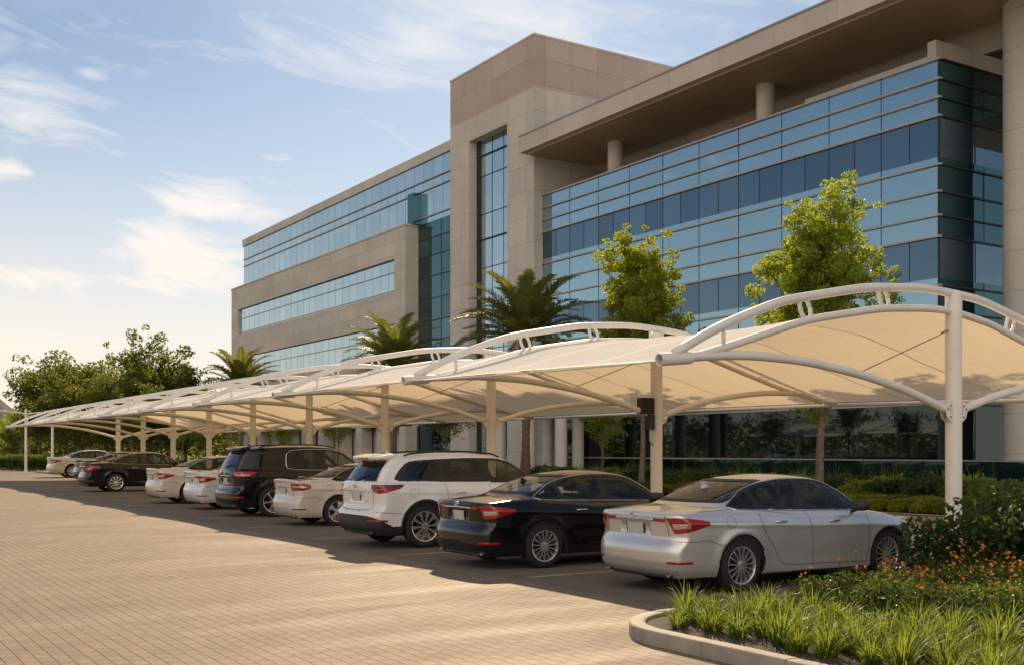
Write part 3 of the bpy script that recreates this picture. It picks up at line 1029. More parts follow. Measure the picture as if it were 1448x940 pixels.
# ================================================================== parking canopy
CX = 16.0
ZU = Curve([(9.75, 2.86), (10.3, 3.15), (10.8, 3.39), (12, 3.83), (13.9, 4.18), (15.3, 4.27), (16.7, 4.19), (18, 3.90), (19.6, 3.42), (20.7, 3.05), (21.9, 2.68)], .25)
ZL = Curve([(10.4, 2.96), (10.98, 3.12), (12.55, 3.59), (14.2, 3.87), (15.4, 3.95), (16, 3.94), (17.0, 3.80), (17.96, 3.54), (19.6, 3.10), (21.4, 2.70)], .2)
ZA = Curve([(9.75, 2.88), (10.5, 2.96), (11.4, 3.01), (12.55, 2.97), (13.8, 2.81), (14.84, 2.6), (15.8, 2.32)], .25)
FY = [11.5, 19.1, 26.2, 32.9, 39.4, 45.7, 51.8, 57.9, 64.0, 70.0]
FZ = [0, .12, .13, .12, .12, .12, .12, .12, .12, .12]

def build_canopy():
    root = empty('parking_canopy', (CX, FY[0], 0), label='long cream membrane parking canopy on white steel posts over the row of cars', cat='canopy')
    ox, oy = CX, FY[0]
    def P(x, y, z): return (x - ox, y - oy, z)
    for i, (y, dz) in enumerate(zip(FY, FZ)):
        n = 20 if i < 3 else 12
        # column
        m = MB()
        top = (4.27 if i == 0 else 4.16) + dz
        m.lathe([(0, 0), (.23, 0), (.23, .03), (.132, .032), (.132, top - .06), (.125, top - .02), (.10, top), (0, top + .003)], c=P(CX, y, 0), n=28)
        c = m.build('column', M_steel, root, auto=40)
        # bracket plates with bolts
        for sg in (-1, 1):
            b = MB()
            for oyy in (-.062, .050):
                b.add([P(CX + sg * .125, y + oyy, 2.10 + dz), P(CX + sg * .125, y + oyy, 2.46 + dz), P(CX + sg * .24, y + oyy, 2.44 + dz), P(CX + sg * .30, y + oyy, 2.34 + dz), P(CX + sg * .24, y + oyy, 2.18 + dz),
                       P(CX + sg * .125, y + oyy + .012, 2.10 + dz), P(CX + sg * .125, y + oyy + .012, 2.46 + dz), P(CX + sg * .24, y + oyy + .012, 2.44 + dz), P(CX + sg * .30, y + oyy + .012, 2.34 + dz), P(CX + sg * .24, y + oyy + .012, 2.18 + dz)],
                      [(0, 1, 2, 3, 4), (9, 8, 7, 6, 5), (0, 5, 6, 1), (1, 6, 7, 2), (2, 7, 8, 3), (3, 8, 9, 4), (4, 9, 5, 0)])
            bo = b.build('bracket', M_steel, c)
            if i < 4:
                k = MB()
                for bx, bz in ((.17, 2.38), (.17, 2.20), (.235, 2.33)):
                    k.tube([P(CX + sg * bx, y - .085, bz + dz), P(CX + sg * bx, y + .085, bz + dz)], .014, 8)
                k.build('bolts', M_bolt, bo)
        # upper and lower chords
        xs = np.linspace(9.95, 21.85, 70)
        m = MB(); m.tube([P(x, y, ZU(x) + dz) for x in xs], .068, n)
        ub = m.build('upper_chord', M_steel, root, smooth=True)
        xs = np.linspace(10.3, 21.3, 60)
        m = MB(); m.tube([P(x, y, ZL(x) + dz) for x in xs], .058, n)
        m.build('lower_chord', M_steel, root, smooth=True)
        # cantilever arms
        for sg in (-1, 1):
            xs = np.linspace(9.8, 15.85, 40)
            m = MB(); m.tube([P(CX + (x - CX) * -sg * (1 if sg < 0 else .96), y, ZA(x) + dz + (-.12 if sg > 0 else 0) * (CX - x) / 6) for x in xs], .066, n)
            m.build('cantilever_arm', M_steel, root, smooth=True)
        # hollow pipe ends
        for xt, zt_, s_ in ((9.68, 2.87, 1), (22.0, 2.70, -1)):
            m = MB()
            zs = .05
            a = np.array(P(xt, y, zt_ + dz)); bb = np.array(P(xt + .55 * s_, y, zt_ + dz + zs))
            nn = 20; V = []
            d = (bb - a) / np.linalg.norm(bb - a); u = np.array([0, 1., 0]); w = np.cross(d, u)
            for q, r_ in ((bb, .086), (a, .088), (a, .070), (a + d * .12, .070)):
                for k in range(nn):
                    V.append(q + r_ * (u * math.cos(2 * PI * k / nn) + w * math.sin(2 * PI * k / nn)))
            F = [tuple(j * nn + t for t in ((k, (k + 1) % nn))) + tuple((j + 1) * nn + t for t in (((k + 1) % nn), k)) for j in range(3) for k in range(nn)]
            m.add(V, F); m.add([V[3 * nn + k] for k in range(nn)], [tuple(range(nn))], 1)
            m.add([V[k] for k in range(nn)], [tuple(range(nn))])
            m.build('pipe_end', [M_steel, M_hollow], root, auto=50)
        # oval links between the chords
        for x in (12.5, 14.25, 17.55, 19.3):
            zu, zl = ZU(x) + dz, ZL(x) + dz
            sl = (ZU(x + .1) - ZU(x - .1)) / .2
            cx, cz = x - .5 * sl * .1, (zu + zl) / 2
            hh = (zu - zl) / 2 + .0
            pts = []
            for a in np.linspace(0, 2 * PI, 21):
                ex, ez = .10 * math.cos(a), hh * math.sin(a)
                ex += ez * -.35 * (1 if x < CX else -1)
                pts.append(P(cx + ex, y, cz + ez + ex * sl))
            m = MB(); m.tube(pts, .033, 8)
            m.build('link', M_steel, root, smooth=True)
        for x in (10.85, 15.82, 16.18, 20.4):
            m = MB(); m.tube([P(x, y, ZL(x) + dz), P(x, y, ZU(x) + dz)], .03, 8)
            m.build('link', M_steel, root, smooth=True)
        if i < 4:
            m = MB(); m.tube([P(CX - .1, y + .02, 3.62 + dz), P(13.75, y + .02, ZA(13.75) + dz + .05)], .009, 6)
            m.build('stay_cable', M_bolt, root)
            m = MB(); m.tube([P(CX - .13, y + .02, 3.63 + dz), P(CX - .28, y + .02, 3.57 + dz)], .018, 8)
            m.build('turnbuckle', M_bolt, root)
    # membranes
    rs = np.random.default_rng(3)
    for i in range(len(FY) - 1):
        y0, y1 = FY[i], FY[i + 1]; d0, d1 = FZ[i], FZ[i + 1]
        us = sorted(set(list(np.linspace(0, 1, 21)) + [.33, .334, .666, .67]))
        vs = sorted(set(list(np.linspace(0, 1, 57)) + [.012, .988]))
        U, V = np.meshgrid(us, vs, indexing='ij')
        def prof(x):
            zz = np.where(x < 10.9, np.interp(x, [9.8, 10.4, 10.9], [2.87, 2.98, float(ZL(10.9)) + .045]), ZL(x) + .045)
            return np.where(x > 21.3, np.interp(x, [21.3, 21.9], [float(ZL(21.3)) + .045, 2.70]), zz)
        s_ = np.sin(PI * U)
        xa = 9.80 + .22 * s_; xb = 21.8 + 0 * s_
        # cutting pattern seams bow towards the tips
        X = xa + (xb - xa) * V
        sag = .15 * s_ ** 1.0 * np.sin(PI * np.clip(V, 0, 1)) ** .8
        cre = .035 * np.abs(np.sin(PI * 3 * U)) * np.sin(PI * V)
        Z = prof(X) + d0 + (d1 - d0) * U - sag - cre + .012 * np.sin(5 * X + i) * s_
        Y = y0 + (y1 - y0) * U
        VV = np.stack([X - ox, Y - oy, Z], -1).reshape(-1, 3)
        nu, nv = len(us), len(vs)
        A = np.arange(nu * nv).reshape(nu, nv)
        F = np.stack([A[:-1, :-1], A[1:, :-1], A[1:, 1:], A[:-1, 1:]], -1).reshape(-1, 4)
        uw = np.diff(us)[:, None] * np.ones(nv - 1); vw = np.ones(nu - 1)[:, None] * np.diff(vs)[None]
        vi = np.ones(nu - 1)[:, None] * np.arange(nv - 1)[None]
        seam = (uw < .01) | (vi == 0) | (vi == nv - 2)
        raw_mesh('membrane', VV, F, [M_memb, M_seam], root, True, seam.astype(int).ravel())
        m = MB()
        m.tube([P(21.95, y0, 2.68 + d0), P(21.95, y1, 2.68 + d1)], .055, 12)
        m.build('edge_beam', M_steel, root, smooth=True)
        # two purlin cables under the cloth
        m = MB()
        e = np.linspace(0, 1, 12)
        m.tube([P(9.80 + .22 * math.sin(PI * t), y0 + (y1 - y0) * t, 2.865 + d0 + (d1 - d0) * t) for t in e], .014, 6)
        m.build('hem_cable', M_steel, root, smooth=True)
    return root

# ================================================================== facades
def wall(mb, ax, c, a0, a1, z0, z1, dep=.4, mi=0):
    """slab whose outer face lies at x=c (ax 'x', facing -x) or y=c (facing -y)"""
    if ax == 'x': mb.box(c, a0, z0, c + dep, a1, z1, mi)
    else: mb.box(a0, c, z0, a1, c + dep, z1, mi)

def panes(mb, ax, c, a0, a1, z0, z1, n, tilt=.0016, gap=.0):
    w = (a1 - a0) / n
    for k in range(n):
        p0, p1 = a0 + k * w + gap, a0 + (k + 1) * w - gap
        t1, t2 = random.gauss(0, tilt), random.gauss(0, tilt)
        V = []
        for a, z in ((p0, z0), (p1, z0), (p1, z1), (p0, z1)):
            off = (a - (p0 + p1) / 2) * t1 + (z - (z0 + z1) / 2) * t2
            V.append((c + off, a, z) if ax == 'x' else (a, c + off, z))
        mb.add(V, [(0, 3, 2, 1)] if ax == 'x' else [(0, 1, 2, 3)])

def bars_v(mb, ax, c, a0, a1, z0, z1, n, w=.05, out=.04):
    for k in range(n + 1):
        a = a0 + (a1 - a0) * k / n
        if ax == 'x': mb.box(c - out, a - w / 2, z0, c + .05, a + w / 2, z1)
        else: mb.box(a - w / 2, c - out, z0, a + w / 2, c + .05, z1)

def bars_h(mb, ax, c, a0, a1, zs, h=.07, out=.10):
    for z in zs:
        if ax == 'x': mb.box(c - out, a0, z - h / 2, c + .04, a1, z + h / 2)
        else: mb.box(a0, c - out, z - h / 2, a1, c + .04, z + h / 2)

def build_glass_block():
    root = empty('office_block', (36, 26.5, 0), label='blue glass office block with a wide flat roof slab on round columns', cat='office building')
    def sub(o):
        o.location = (-36, -26.5, 0); return o
    X0, Y0, Y1, X1 = 36.0, 26.5, 53.15, 47.0
    m = MB(); m.box(X0 + .12, Y0 + .12, 0, X1, Y1 - .05, 16.30); sub(m.build('core', M_darkin, root))
    zz = [16.4, 15.65, 14.95, 14.25, 12.70, 12.42, 11.4, 10.5, 9.7, 8.14, 7.85, 6.85, 5.97, 5.13, 3.4, 1.25, .1]
    vis = {(14.25, 12.70): G_vis, (9.7, 8.14): G_vis, (5.13, 3.4): G_ground, (3.4, 1.25): G_ground, (1.25, .1): G_ground}
    for zt_, zb_ in zip(zz[:-1], zz[1:]):
        g = vis.get((zt_, zb_), G_span)
        n = 20 if g is G_vis else (10 if g is G_span else 14)
        m = MB(); panes(m, 'x', X0, Y0, Y1, zb_, zt_, n)
        o = sub(m.build('window_band' if g is not G_span else 'spandrel_band', g, root))
        m = MB(); bars_v(m, 'x', X0, Y0, Y1, zb_ + .005, zt_ - .005, n, .03, .012)
        mm = m.build('mullions', M_mull, o)
        n2 = 5 if g is not G_span else 4
        m = MB(); panes(m, 'y', Y0, X0, X1, zb_, zt_, n2, .003)
        o = sub(m.build('side_glazing', g if g is not G_span else G_teal, root))
        m = MB(); bars_v(m, 'y', Y0, X0, X1, zb_ + .005, zt_ - .005, n2 * (1 if g is not G_span else 1), .05, .012)
        m.build('mullions', M_mull, o)
    m = MB(); caps = [z for z in zz[:-1] if z not in (12.70, 8.14)]
    bars_h(m, 'x', X0, Y0 - .11, Y1 - .02, caps, .075, .11)
    sub(m.build('cap_rails', M_cap, root))
    m = MB(); bars_h(m, 'y', Y0, X0 - .008, X1, caps, .06, .08)
    sub(m.build('side_cap_rails', M_mull, root))
    # parapet set back from the corner and roof deck
    m = MB(); m.box(36.9, 27.3, 16.33, 47.2, 27.7, 17.55); m.box(36.9, 27.7, 16.33, 37.2, 34, 17.0)
    sub(m.build('parapet', S_stone, root))
    # set-back top storey
    m = MB(); m.box(44, 20, 16.3, 58, 50, 19.6); m.box(44, 20, 21.2, 58, 50, 22.0); sub(m.build('top_storey', S_stone, root))
    m = MB(); panes(m, 'x', 44.2, 20, 50, 19.6, 21.2, 20); o = sub(m.build('window_band', G_vis, root))
    m = MB(); bars_v(m, 'x', 44.2, 20, 50, 19.61, 21.19, 20, .07, .05); m.build('mullions', M_mull, o)
    # roof slab
    m = MB()
    XA, XB, YA, YB = 34.5, 39.6, 12.0, 53.4
    m.box(XA, YA, 18.70, XB, YB, 19.62)
    r = sub(m.build('roof_slab', S_fascia, root))
    m = MB(); m.box(XA - .05, YA - .05, 19.62, XB + .05, YB + .05, 19.70); m.build('coping', M_cap, r)
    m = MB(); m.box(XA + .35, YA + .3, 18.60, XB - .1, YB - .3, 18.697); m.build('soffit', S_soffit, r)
    m = MB()
    y = 13
    while y < 53:
        m.add([(39.62, y, 19.2), (39.62, y + .75, 19.2), (39.62, y + .75, 19.6), (39.62, y, 19.6), (44, y, 19.0), (44, y + .75, 19.0), (44, y + .75, 19.5), (44, y, 19.5)],
              [(0, 1, 5, 4), (3, 7, 6, 2), (0, 4, 7, 3), (1, 2, 6, 5), (0, 3, 2, 1), (4, 5, 6, 7)])
        y += 1.15
    m.box(40.0, 12.5, 17.6, 40.15, 53, 19.62); m.box(41.2, 12.5, 19.62, 41.4, 53, 19.9); m.box(42.9, 12.5, 19.62, 43.1, 53, 19.9)
    sub(m.build('roof_trellis', S_fascia, root))
    for y in (48.4, 37.05, 19.5):
        m = MB(); m.lathe([(.42, 16.3), (.42, 18.58), (.46, 18.585), (.46, 18.6)], c=(37.6, y, 0), n=28)
        sub(m.build('roof_column', M_colw, root, auto=40))
    m = MB(); m.lathe([(.95, 0), (.95, .3), (.80, .32), (.80, 18.598)], c=(39.0, 24.9, 0), n=40)
    sub(m.build('giant_column', S_stone, root, auto=40))
    # entrance portico in the corner beside the tower
    m = MB(); m.box(30.6, 43.2, 4.3, 35.95, 50.6, 4.75); p = sub(m.build('portico_roof', M_colw, root))
    for x, y in ((31.0, 44.2), (31.0, 46.9), (33.2, 48.6), (33.4, 46.1), (31.0, 49.8)):
        m = MB(); m.lathe([(.38, 0), (.38, .12), (.30, .14), (.30, 4.298)], c=(x, y, 0), n=24)
        sub(m.build('portico_column', M_colw, root, auto=40))
    m = MB(); m.box(34.0, 50.2, 0, 34.9, 51.1, 4.298)
    sub(m.build('portico_pier', S_stone, root))
    return root

def build_tower():
    root = empty('stone_tower', (35.36, 53.15, 0), label='tall beige stone stair tower with one deep vertical glass window', cat='tower')
    X0, X1, Y0, Y1, H = 35.36, 46.0, 53.15, 63.0, 25.6
    oy0, oy1, oz = 56.05, 60.6, 21.2
    zbr = 22.6
    def sub(o):
        o.location = (-35.36, -53.15, 0); return o
    m = MB()
    m.box(X0, Y0, 0, X0 + .9, oy0, oz)            # jambs either side of the window
    m.box(X0, oy1, 0, X0 + .9, Y1, oz)
    m.box(X0 + .9, Y0, 0, X1, Y1, oz)
    m.box(X0, Y0, oz, X1, Y1, zbr)
    sub(m.build('wall', S_stone, root))
    m = MB(); m.box(X0, Y0, zbr, X1, Y1, H)
    w = sub(m.build('upper_wall', S_brown, root))
    m = MB()
    t = .35
    m.box(X0 - .03, Y0 - .03, H, X1, Y0 + t, H + .12); m.box(X0 - .03, Y1 - t, H, X1, Y1 + .03, H + .12); m.box(X0 - .03, Y0 + t, H, X0 + t, Y1 - t, H + .12)
    m.build('coping', S_stone, w)
    m = MB()
    c = X0 + .62
    rows = [.2, 1.8, 3.4, 5.0, 6.4, 8.0, 9.3, 10.9, 12.4, 13.1, 14.9, 16.5, 17.6, 18.9, 20.2, oz]
    for a, b in zip(rows[:-1], rows[1:]):
        panes(m, 'x', c, oy0, oy1 - .5, a, b, 3)
    o = sub(m.build('tower_window', G_wing, root))
    m = MB()
    bars_v(m, 'x', c, oy0 + .03, oy1 - .5, .2, oz, 3, .03, .02)
    bars_h(m, 'x', c, oy0, oy1 - .5, rows[1:-1:2], .04, .035)
    m.build('mullions', M_mull, o)
    m = MB(); bars_h(m, 'x', c, oy0, oy1, rows[2::4], .07, .09); m.build('transom', M_mull, o)
    m = MB(); m.box(c - .05, oy1 - .5, .2, c + .2, oy1, oz); m.build('side_panel', M_mull, o)
    return root

def build_wing():
    root = empty('office_wing', (34.56, 67.9, 0), label='long low stone and glass office wing left of the tower with ribbon windows', cat='office building')
    def sub(o):
        o.location = (-34.56, -67.9, 0); return o
    XS, XG = 34.56, 35.6
    Y0, Y1 = 67.9, 104.8
    wy0, wy1 = 69.6, 103.0
    m = MB()
    for a, b in ((0, .4), (5.95, 8.1), (10.45, 12.66), (15.0, 17.05)):
        m.box(XS, Y0, a, XS + 9, Y1, b)
    for a, b in ((3.3, 5.95), (8.1, 10.45), (12.66, 15.0)):
        m.box(XS, Y0, a, XS + 9, wy0, b); m.box(XS, wy1, a, XS + 9, Y1, b)
    m.box(XS, Y0, .4, XS + 9, Y1, .41)
    y = Y0
    while y < Y1 - 1:
        m.box(XS, y, .41, XS + .9, y + .9, 3.3); y += 3.6
    m.box(XS, Y0, 3.3, XS + .5, Y1, 3.6)
    sub(m.build('wall', S_wing, root))
    m = MB(); m.box(XS - .05, Y0 - .05, 17.05, XS + 1.0, Y1 + .05, 17.17); sub(m.build('coping', S_stone, root))
    for z0, z1 in ((3.6, 5.95), (8.1, 10.45), (12.66, 15.0)):
        m = MB(); c = XS + .22
        zm = z0 + (z1 - z0) * .62
        n = 25
        for a, b in ((z0, z0 + .16), (z0 + .16, zm), (zm, z1)):
            panes(m, 'x', c, wy0, wy1, a, b, n)
        o = sub(m.build('ribbon_window', G_wing, root))
        m = MB(); bars_v(m, 'x', c, wy0, wy1, z0, z1, n, .016, .006); m.build('mullions', M_gmull, o)
        m = MB(); bars_h(m, 'x', c, wy0, wy1, (z0 + .16, zm), .06, .06); m.build('transom', M_cap, o)
    m = MB(); panes(m, 'x', XS + 1.2, Y0 + .9, Y1, .41, 3.3, 20); sub(m.build('ground_glazing', G_ground, root))
    # recessed teal glass between box and tower
    m = MB()
    rows = [.1, 1.6, 3.0, 4.6, 6.1, 7.6, 9.1, 10.4, 11.9, 13.4, 14.8, 16.0, 17.1]
    for a, b in zip(rows[:-1], rows[1:]): panes(m, 'x', XG, 63.0, Y0, a, b, 3)
    o = sub(m.build('recess_glazing', G_teal, root))
    m = MB(); bars_v(m, 'x', XG, 63.03, Y0 - .03, .1, 17.1, 3, .05, .02); bars_h(m, 'x', XG, 63.05, Y0 - .05, rows[1:-1], .05, .045); m.build('mullions', M_mull, o)
    # upper glass storey
    m = MB()
    rows = [17.1, 17.5, 18.9, 19.35, 20.0, 21.3]
    for a, b in zip(rows[:-1], rows[1:]): panes(m, 'x', XG, 63.0, 104.2, a, b, 30)
    o = sub(m.build('upper_window', G_wing, root))
    m = MB(); bars_v(m, 'x', XG, 63.03, 104.2, 17.1, 21.3, 30, .016, .006); m.build('mullions', M_gmull, o)
    m = MB(); bars_h(m, 'x', XG, 63.0, 104.2, (17.5, 19.35, 20.0), .07, .10); m.build('transom', M_cap, o)
    m = MB(); m.box(XG - .12, 63.0, 21.3, XG + 9, 104.35, 21.95); m.box(XG + .05, 63.0, 0, XG + 9, 104.2, 21.299)
    sub(m.build('cornice', S_stone, root))
    m = MB(); m.box(XG - .55, 67.6, 17.18, XG - .02, 68.5, 19.3)
    sub(m.build('glass_fin', G_teal, root))
    return root

# ================================================================== ground
def build_ground():
    # far ground
    m, nt, p, out = nodes_mat('dry_ground')
    f = noise(nt, .05, 8, .6); f2 = noise(nt, 3, 6)
    c = mixc(nt, .5, ramp(nt, f, [(.35, (.20, .165, .115)), (.65, (.10, .11, .05))]), ramp(nt, f2, [(.3, (.13, .11, .07)), (.7, (.23, .19, .13))]))
    nt.links.new(c, p.inputs['Base Color']); p.inputs['Roughness'].default_value = .95
    g = MB(); g.box(-1500, -400, -.6, 1500, 2600, -.02)
    tag(g.build('ground', m), kind='structure')
    # block paving
    m, nt, p, out = nodes_mat('block_paving')
    tc = N(nt, 'ShaderNodeTexCoord'); sep = N(nt, 'ShaderNodeSeparateXYZ'); cb = N(nt, 'ShaderNodeCombineXYZ')
    nt.links.new(tc.outputs['Object'], sep.inputs[0])
    wob = noise(nt, .8, 2)
    nt.links.new(mathn(nt, 'ADD', sep.outputs[1], mathn(nt, 'MULTIPLY', wob, .03)), cb.inputs[0])
    nt.links.new(mathn(nt, 'ADD', sep.outputs[0], mathn(nt, 'MULTIPLY', wob, .03)), cb.inputs[1])
    br = N(nt, 'ShaderNodeTexBrick'); br.offset = .5
    nt.links.new(cb.outputs[0], br.inputs['Vector'])
    for k, v in (('Scale', 1), ('Brick Width', .20), ('Row Height', .118), ('Mortar Size', .006), ('Mortar Smooth', .4), ('Bias', -.1)):
        br.inputs[k].default_value = v
    br.inputs['Color1'].default_value = (.90, .90, .91, 1); br.inputs['Color2'].default_value = (1.10, 1.08, 1.05, 1); br.inputs['Mortar'].default_value = (.33, .30, .27, 1)
    big = noise(nt, .16, 6, .62); med = noise(nt, 1.1, 6, .65); fine = noise(nt, 55, 4)
    # long uneven streaks of tone lying across the drive
    mp = N(nt, 'ShaderNodeMapping'); mp.inputs['Rotation'].default_value = (0, 0, R(-32)); mp.inputs['Scale'].default_value = (.25, 1.3, 1)
    nt.links.new(tc.outputs['Object'], mp.inputs[0])
    sm = noise(nt, .8, 6, .6, vec=mp.outputs[0], dist=.6)
    c = ramp(nt, big, [(.3, (.155, .117, .078)), (.7, (.275, .210, .142))])
    c = mixc(nt, .5, c, ramp(nt, med, [(.3, (.155, .115, .078)), (.7, (.275, .208, .144))]))
    c = mixc(nt, mathn(nt, 'MULTIPLY', ramp(nt, sm, [(.36, (1,) * 3), (.60, (0,) * 3)]), .34), c, (.165, .128, .09))
    spot = noise(nt, 1.7, 3, .5, dist=.2)
    c = mixc(nt, ramp(nt, spot, [(.28, (.55,) * 3), (.34, (0,) * 3)]), c, (.10, .08, .06))
    c = mixc(nt, .25, c, ramp(nt, fine, [(.3, (.18, .142, .104)), (.7, (.37, .295, .22))]))
    c = mixc(nt, 1, c, br.outputs['Color'], 'MULTIPLY')
    nt.links.new(c, p.inputs['Base Color'])
    nt.links.new(ramp(nt, sm, [(.35, (.84,) * 3), (.65, (.70,) * 3)]), p.inputs['Roughness'])
    p.inputs['Specular IOR Level'].default_value = .2
    h = mathn(nt, 'ADD', mathn(nt, 'MULTIPLY', br.outputs['Fac'], -1), mathn(nt, 'ADD', mathn(nt, 'MULTIPLY', fine, .35), mathn(nt, 'MULTIPLY', med, 1.2)))
    nt.links.new(bump(nt, h, .6, .012), p.inputs['Normal'])
    g = MB(); g.box(-40, -30, -.015, 7.6, 88, 0)
    tag(g.build('paved_drive', m), kind='structure')
    # parking bays: concrete, a little darker and stained
    m, nt, p, out = nodes_mat('bay_concrete')
    f = noise(nt, .35, 7, .65); f2 = noise(nt, 40, 4); f3 = noise(nt, 2.2, 6, .6)
    c = mixc(nt, .5, ramp(nt, f, [(.3, (.115, .094, .073)), (.7, (.19, .156, .122))]), ramp(nt, f3, [(.3, (.10, .082, .064)), (.7, (.21, .172, .135))]))
    c = mixc(nt, .3, c, ramp(nt, f2, [(.35, (.075, .062, .05)), (.65, (.23, .19, .15))]))
    nt.links.new(c, p.inputs['Base Color']); p.inputs['Roughness'].default_value = .85; p.inputs['Specular IOR Level'].default_value = .2
    nt.links.new(bump(nt, f2, .3, .004), p.inputs['Normal'])
    g = MB(); g.box(7.6, 7.8, -.015, 14.2, 88, -.004); g.box(-40, 88, -.015, 60, 140, -.004)
    tag(g.build('parking_bays', m), kind='structure')
    # painted lines
    ml = mat('worn_line_paint', (.30, .265, .21), .7, var=.3, scale=9)
    g = MB()
    for y in [12 + 3.64 * k for k in range(17)]:
        g.box(7.9, y - .05, -.006, 13.6, y + .05, .002)
    tag(g.build('road_marking', ml), kind='structure')
    # walk behind the bays
    mp_ = mat('walk_concrete', (.36, .295, .215), .8, var=.15, scale=1.5, bumps=.3, bscale=30)
    g = MB(); g.box(14.36, -10, -.01, 21.9, 86, .12)
    tag(g.build('footpath', mp_), kind='structure')
    mg = mat('planting_soil', (.05, .034, .023), .95, var=.4, scale=14, bumps=1, bscale=25)
    g = MB(); g.box(21.9, -10, -.01, 43.9, 132, .13)
    tag(g.build('planting_bed', mg), kind='structure')
    mgr = mat('gravel_strip', (.42, .35, .25), .9, var=.25, scale=20, bumps=.8, bscale=60)
    g = MB(); g.box(25.2, -8, .131, 27.0, 60, .15); g.box(28.5, 35, .131, 31.6, 60, .145)
    tag(g.build('gravel_path', mgr), kind='structure')
    # kerbs
    mk = mat('kerb_concrete', (.31, .262, .205), .8, var=.18, scale=4, bumps=.4, bscale=40)
    def kerb(path, w=.15, h=.125, seg=.9, name='kerb'):
        P = resample(path, .03)
        k = MB()
        step = int(seg / .03)
        for a in range(0, len(P) - 2, step):
            b = min(a + step, len(P) - 1)
            Q = P[a:b + 1]
            t = np.gradient(Q, axis=0); t /= np.linalg.norm(t, axis=1)[:, None]
            n_ = np.stack([-t[:, 1], t[:, 0]], 1)
            L = np.linalg.norm(Q[-1] - Q[0])
            Q = Q.copy(); Q[0] += t[0] * .003; Q[-1] -= t[-1] * .003
            r = .02; dz_ = random.uniform(-.003, .003)
            prof = [(-w / 2, -.01), (-w / 2, h - r), (-w / 2 + r * .4, h - r * .3), (-w / 2 + r, h), (w / 2 - r, h), (w / 2 - r * .4, h - r * .3), (w / 2, h - r), (w / 2, -.01)]
            V = [(q[0] + nn[0] * o, q[1] + nn[1] * o, z + (dz_ if z > 0 else 0)) for q, nn in zip(Q, n_) for o, z in prof]
            c_ = len(prof)
            F = [(i * c_ + j, (i + 1) * c_ + j, (i + 1) * c_ + j + 1, i * c_ + j + 1) for i in range(len(Q) - 1) for j in range(c_ - 1)]
            F += [tuple(range(c_)), tuple((len(Q) - 1) * c_ + j for j in range(c_))[::-1]]
            k.add(V, F)
        tag(k.build(name, mk, auto=40), kind='structure')
    arc = [(6.98 - .9 * math.cos(a), 7.2 + .9 * math.sin(a)) for a in np.linspace(0, PI / 2, 14)]
    kerb([(6.08, -6), (6.08, 7.05)] + arc + [(7.3, 8.1), (14.28, 8.1)])
    kerb([(14.28, 8.2), (14.28, 88)])
    kerb([(22, -8), (22, 85)], .12, .16)
    kerb([(14.28, 88.1), (40, 88.1)], .2, .16)
    # soil of the near island bed
    g = MB()
    pts = [(6.16, -6), (6.16, 7.2)] + [(6.98 - .82 * math.cos(a), 7.2 + .82 * math.sin(a)) for a in np.linspace(0, PI / 2, 12)] + [(14.2, 8.02), (14.2, -6)]
    n = len(pts)
    g.add([(x, y, .09) for x, y in pts] + [(x, y, -.01) for x, y in pts], [tuple(range(n))[::-1]])
    o = g.build('mulch', mg); tag(o, kind='structure')
    # lawn patch beyond the far kerb
    gl = mat('lawn', (.065, .10, .022), .95, var=.35, scale=3, bumps=.8, bscale=40)
    g = MB(); g.box(-40, 140, -.015, 90, 420, -.005); g.box(14.4, 88.25, 0, 21.8, 139, .03); tag(g.build('lawn', gl), kind='structure')
    # blue hill on the horizon
    hm = mat('hill_scrub', (.05, .06, .05), 1, var=.2, scale=.01)
    V = []; F = []
    nx, ny = 60, 14
    for i in range(nx):
        for j in range(ny):
            a = i / (nx - 1); b = j / (ny - 1)
            x = -300 + 900 * a; y = 1250 + 500 * b
            e = (math.exp(-((x - 120) / 95) ** 2) * 118 + math.exp(-((x - 520) / 260) ** 2) * 45)
            z = e * math.sin(PI * b) ** .8 * (1 + .12 * math.sin(x * .05 + 2 * b) + .06 * math.sin(x * .17 + 9 * b)) - 1
            V.append((x, y, z))
    for i in range(nx - 1):
        for j in range(ny - 1):
            F.append((i * ny + j, (i + 1) * ny + j, (i + 1) * ny + j + 1, i * ny + j + 1))
    o = raw_mesh('hill', V, F, hm); tag(o, kind='structure')
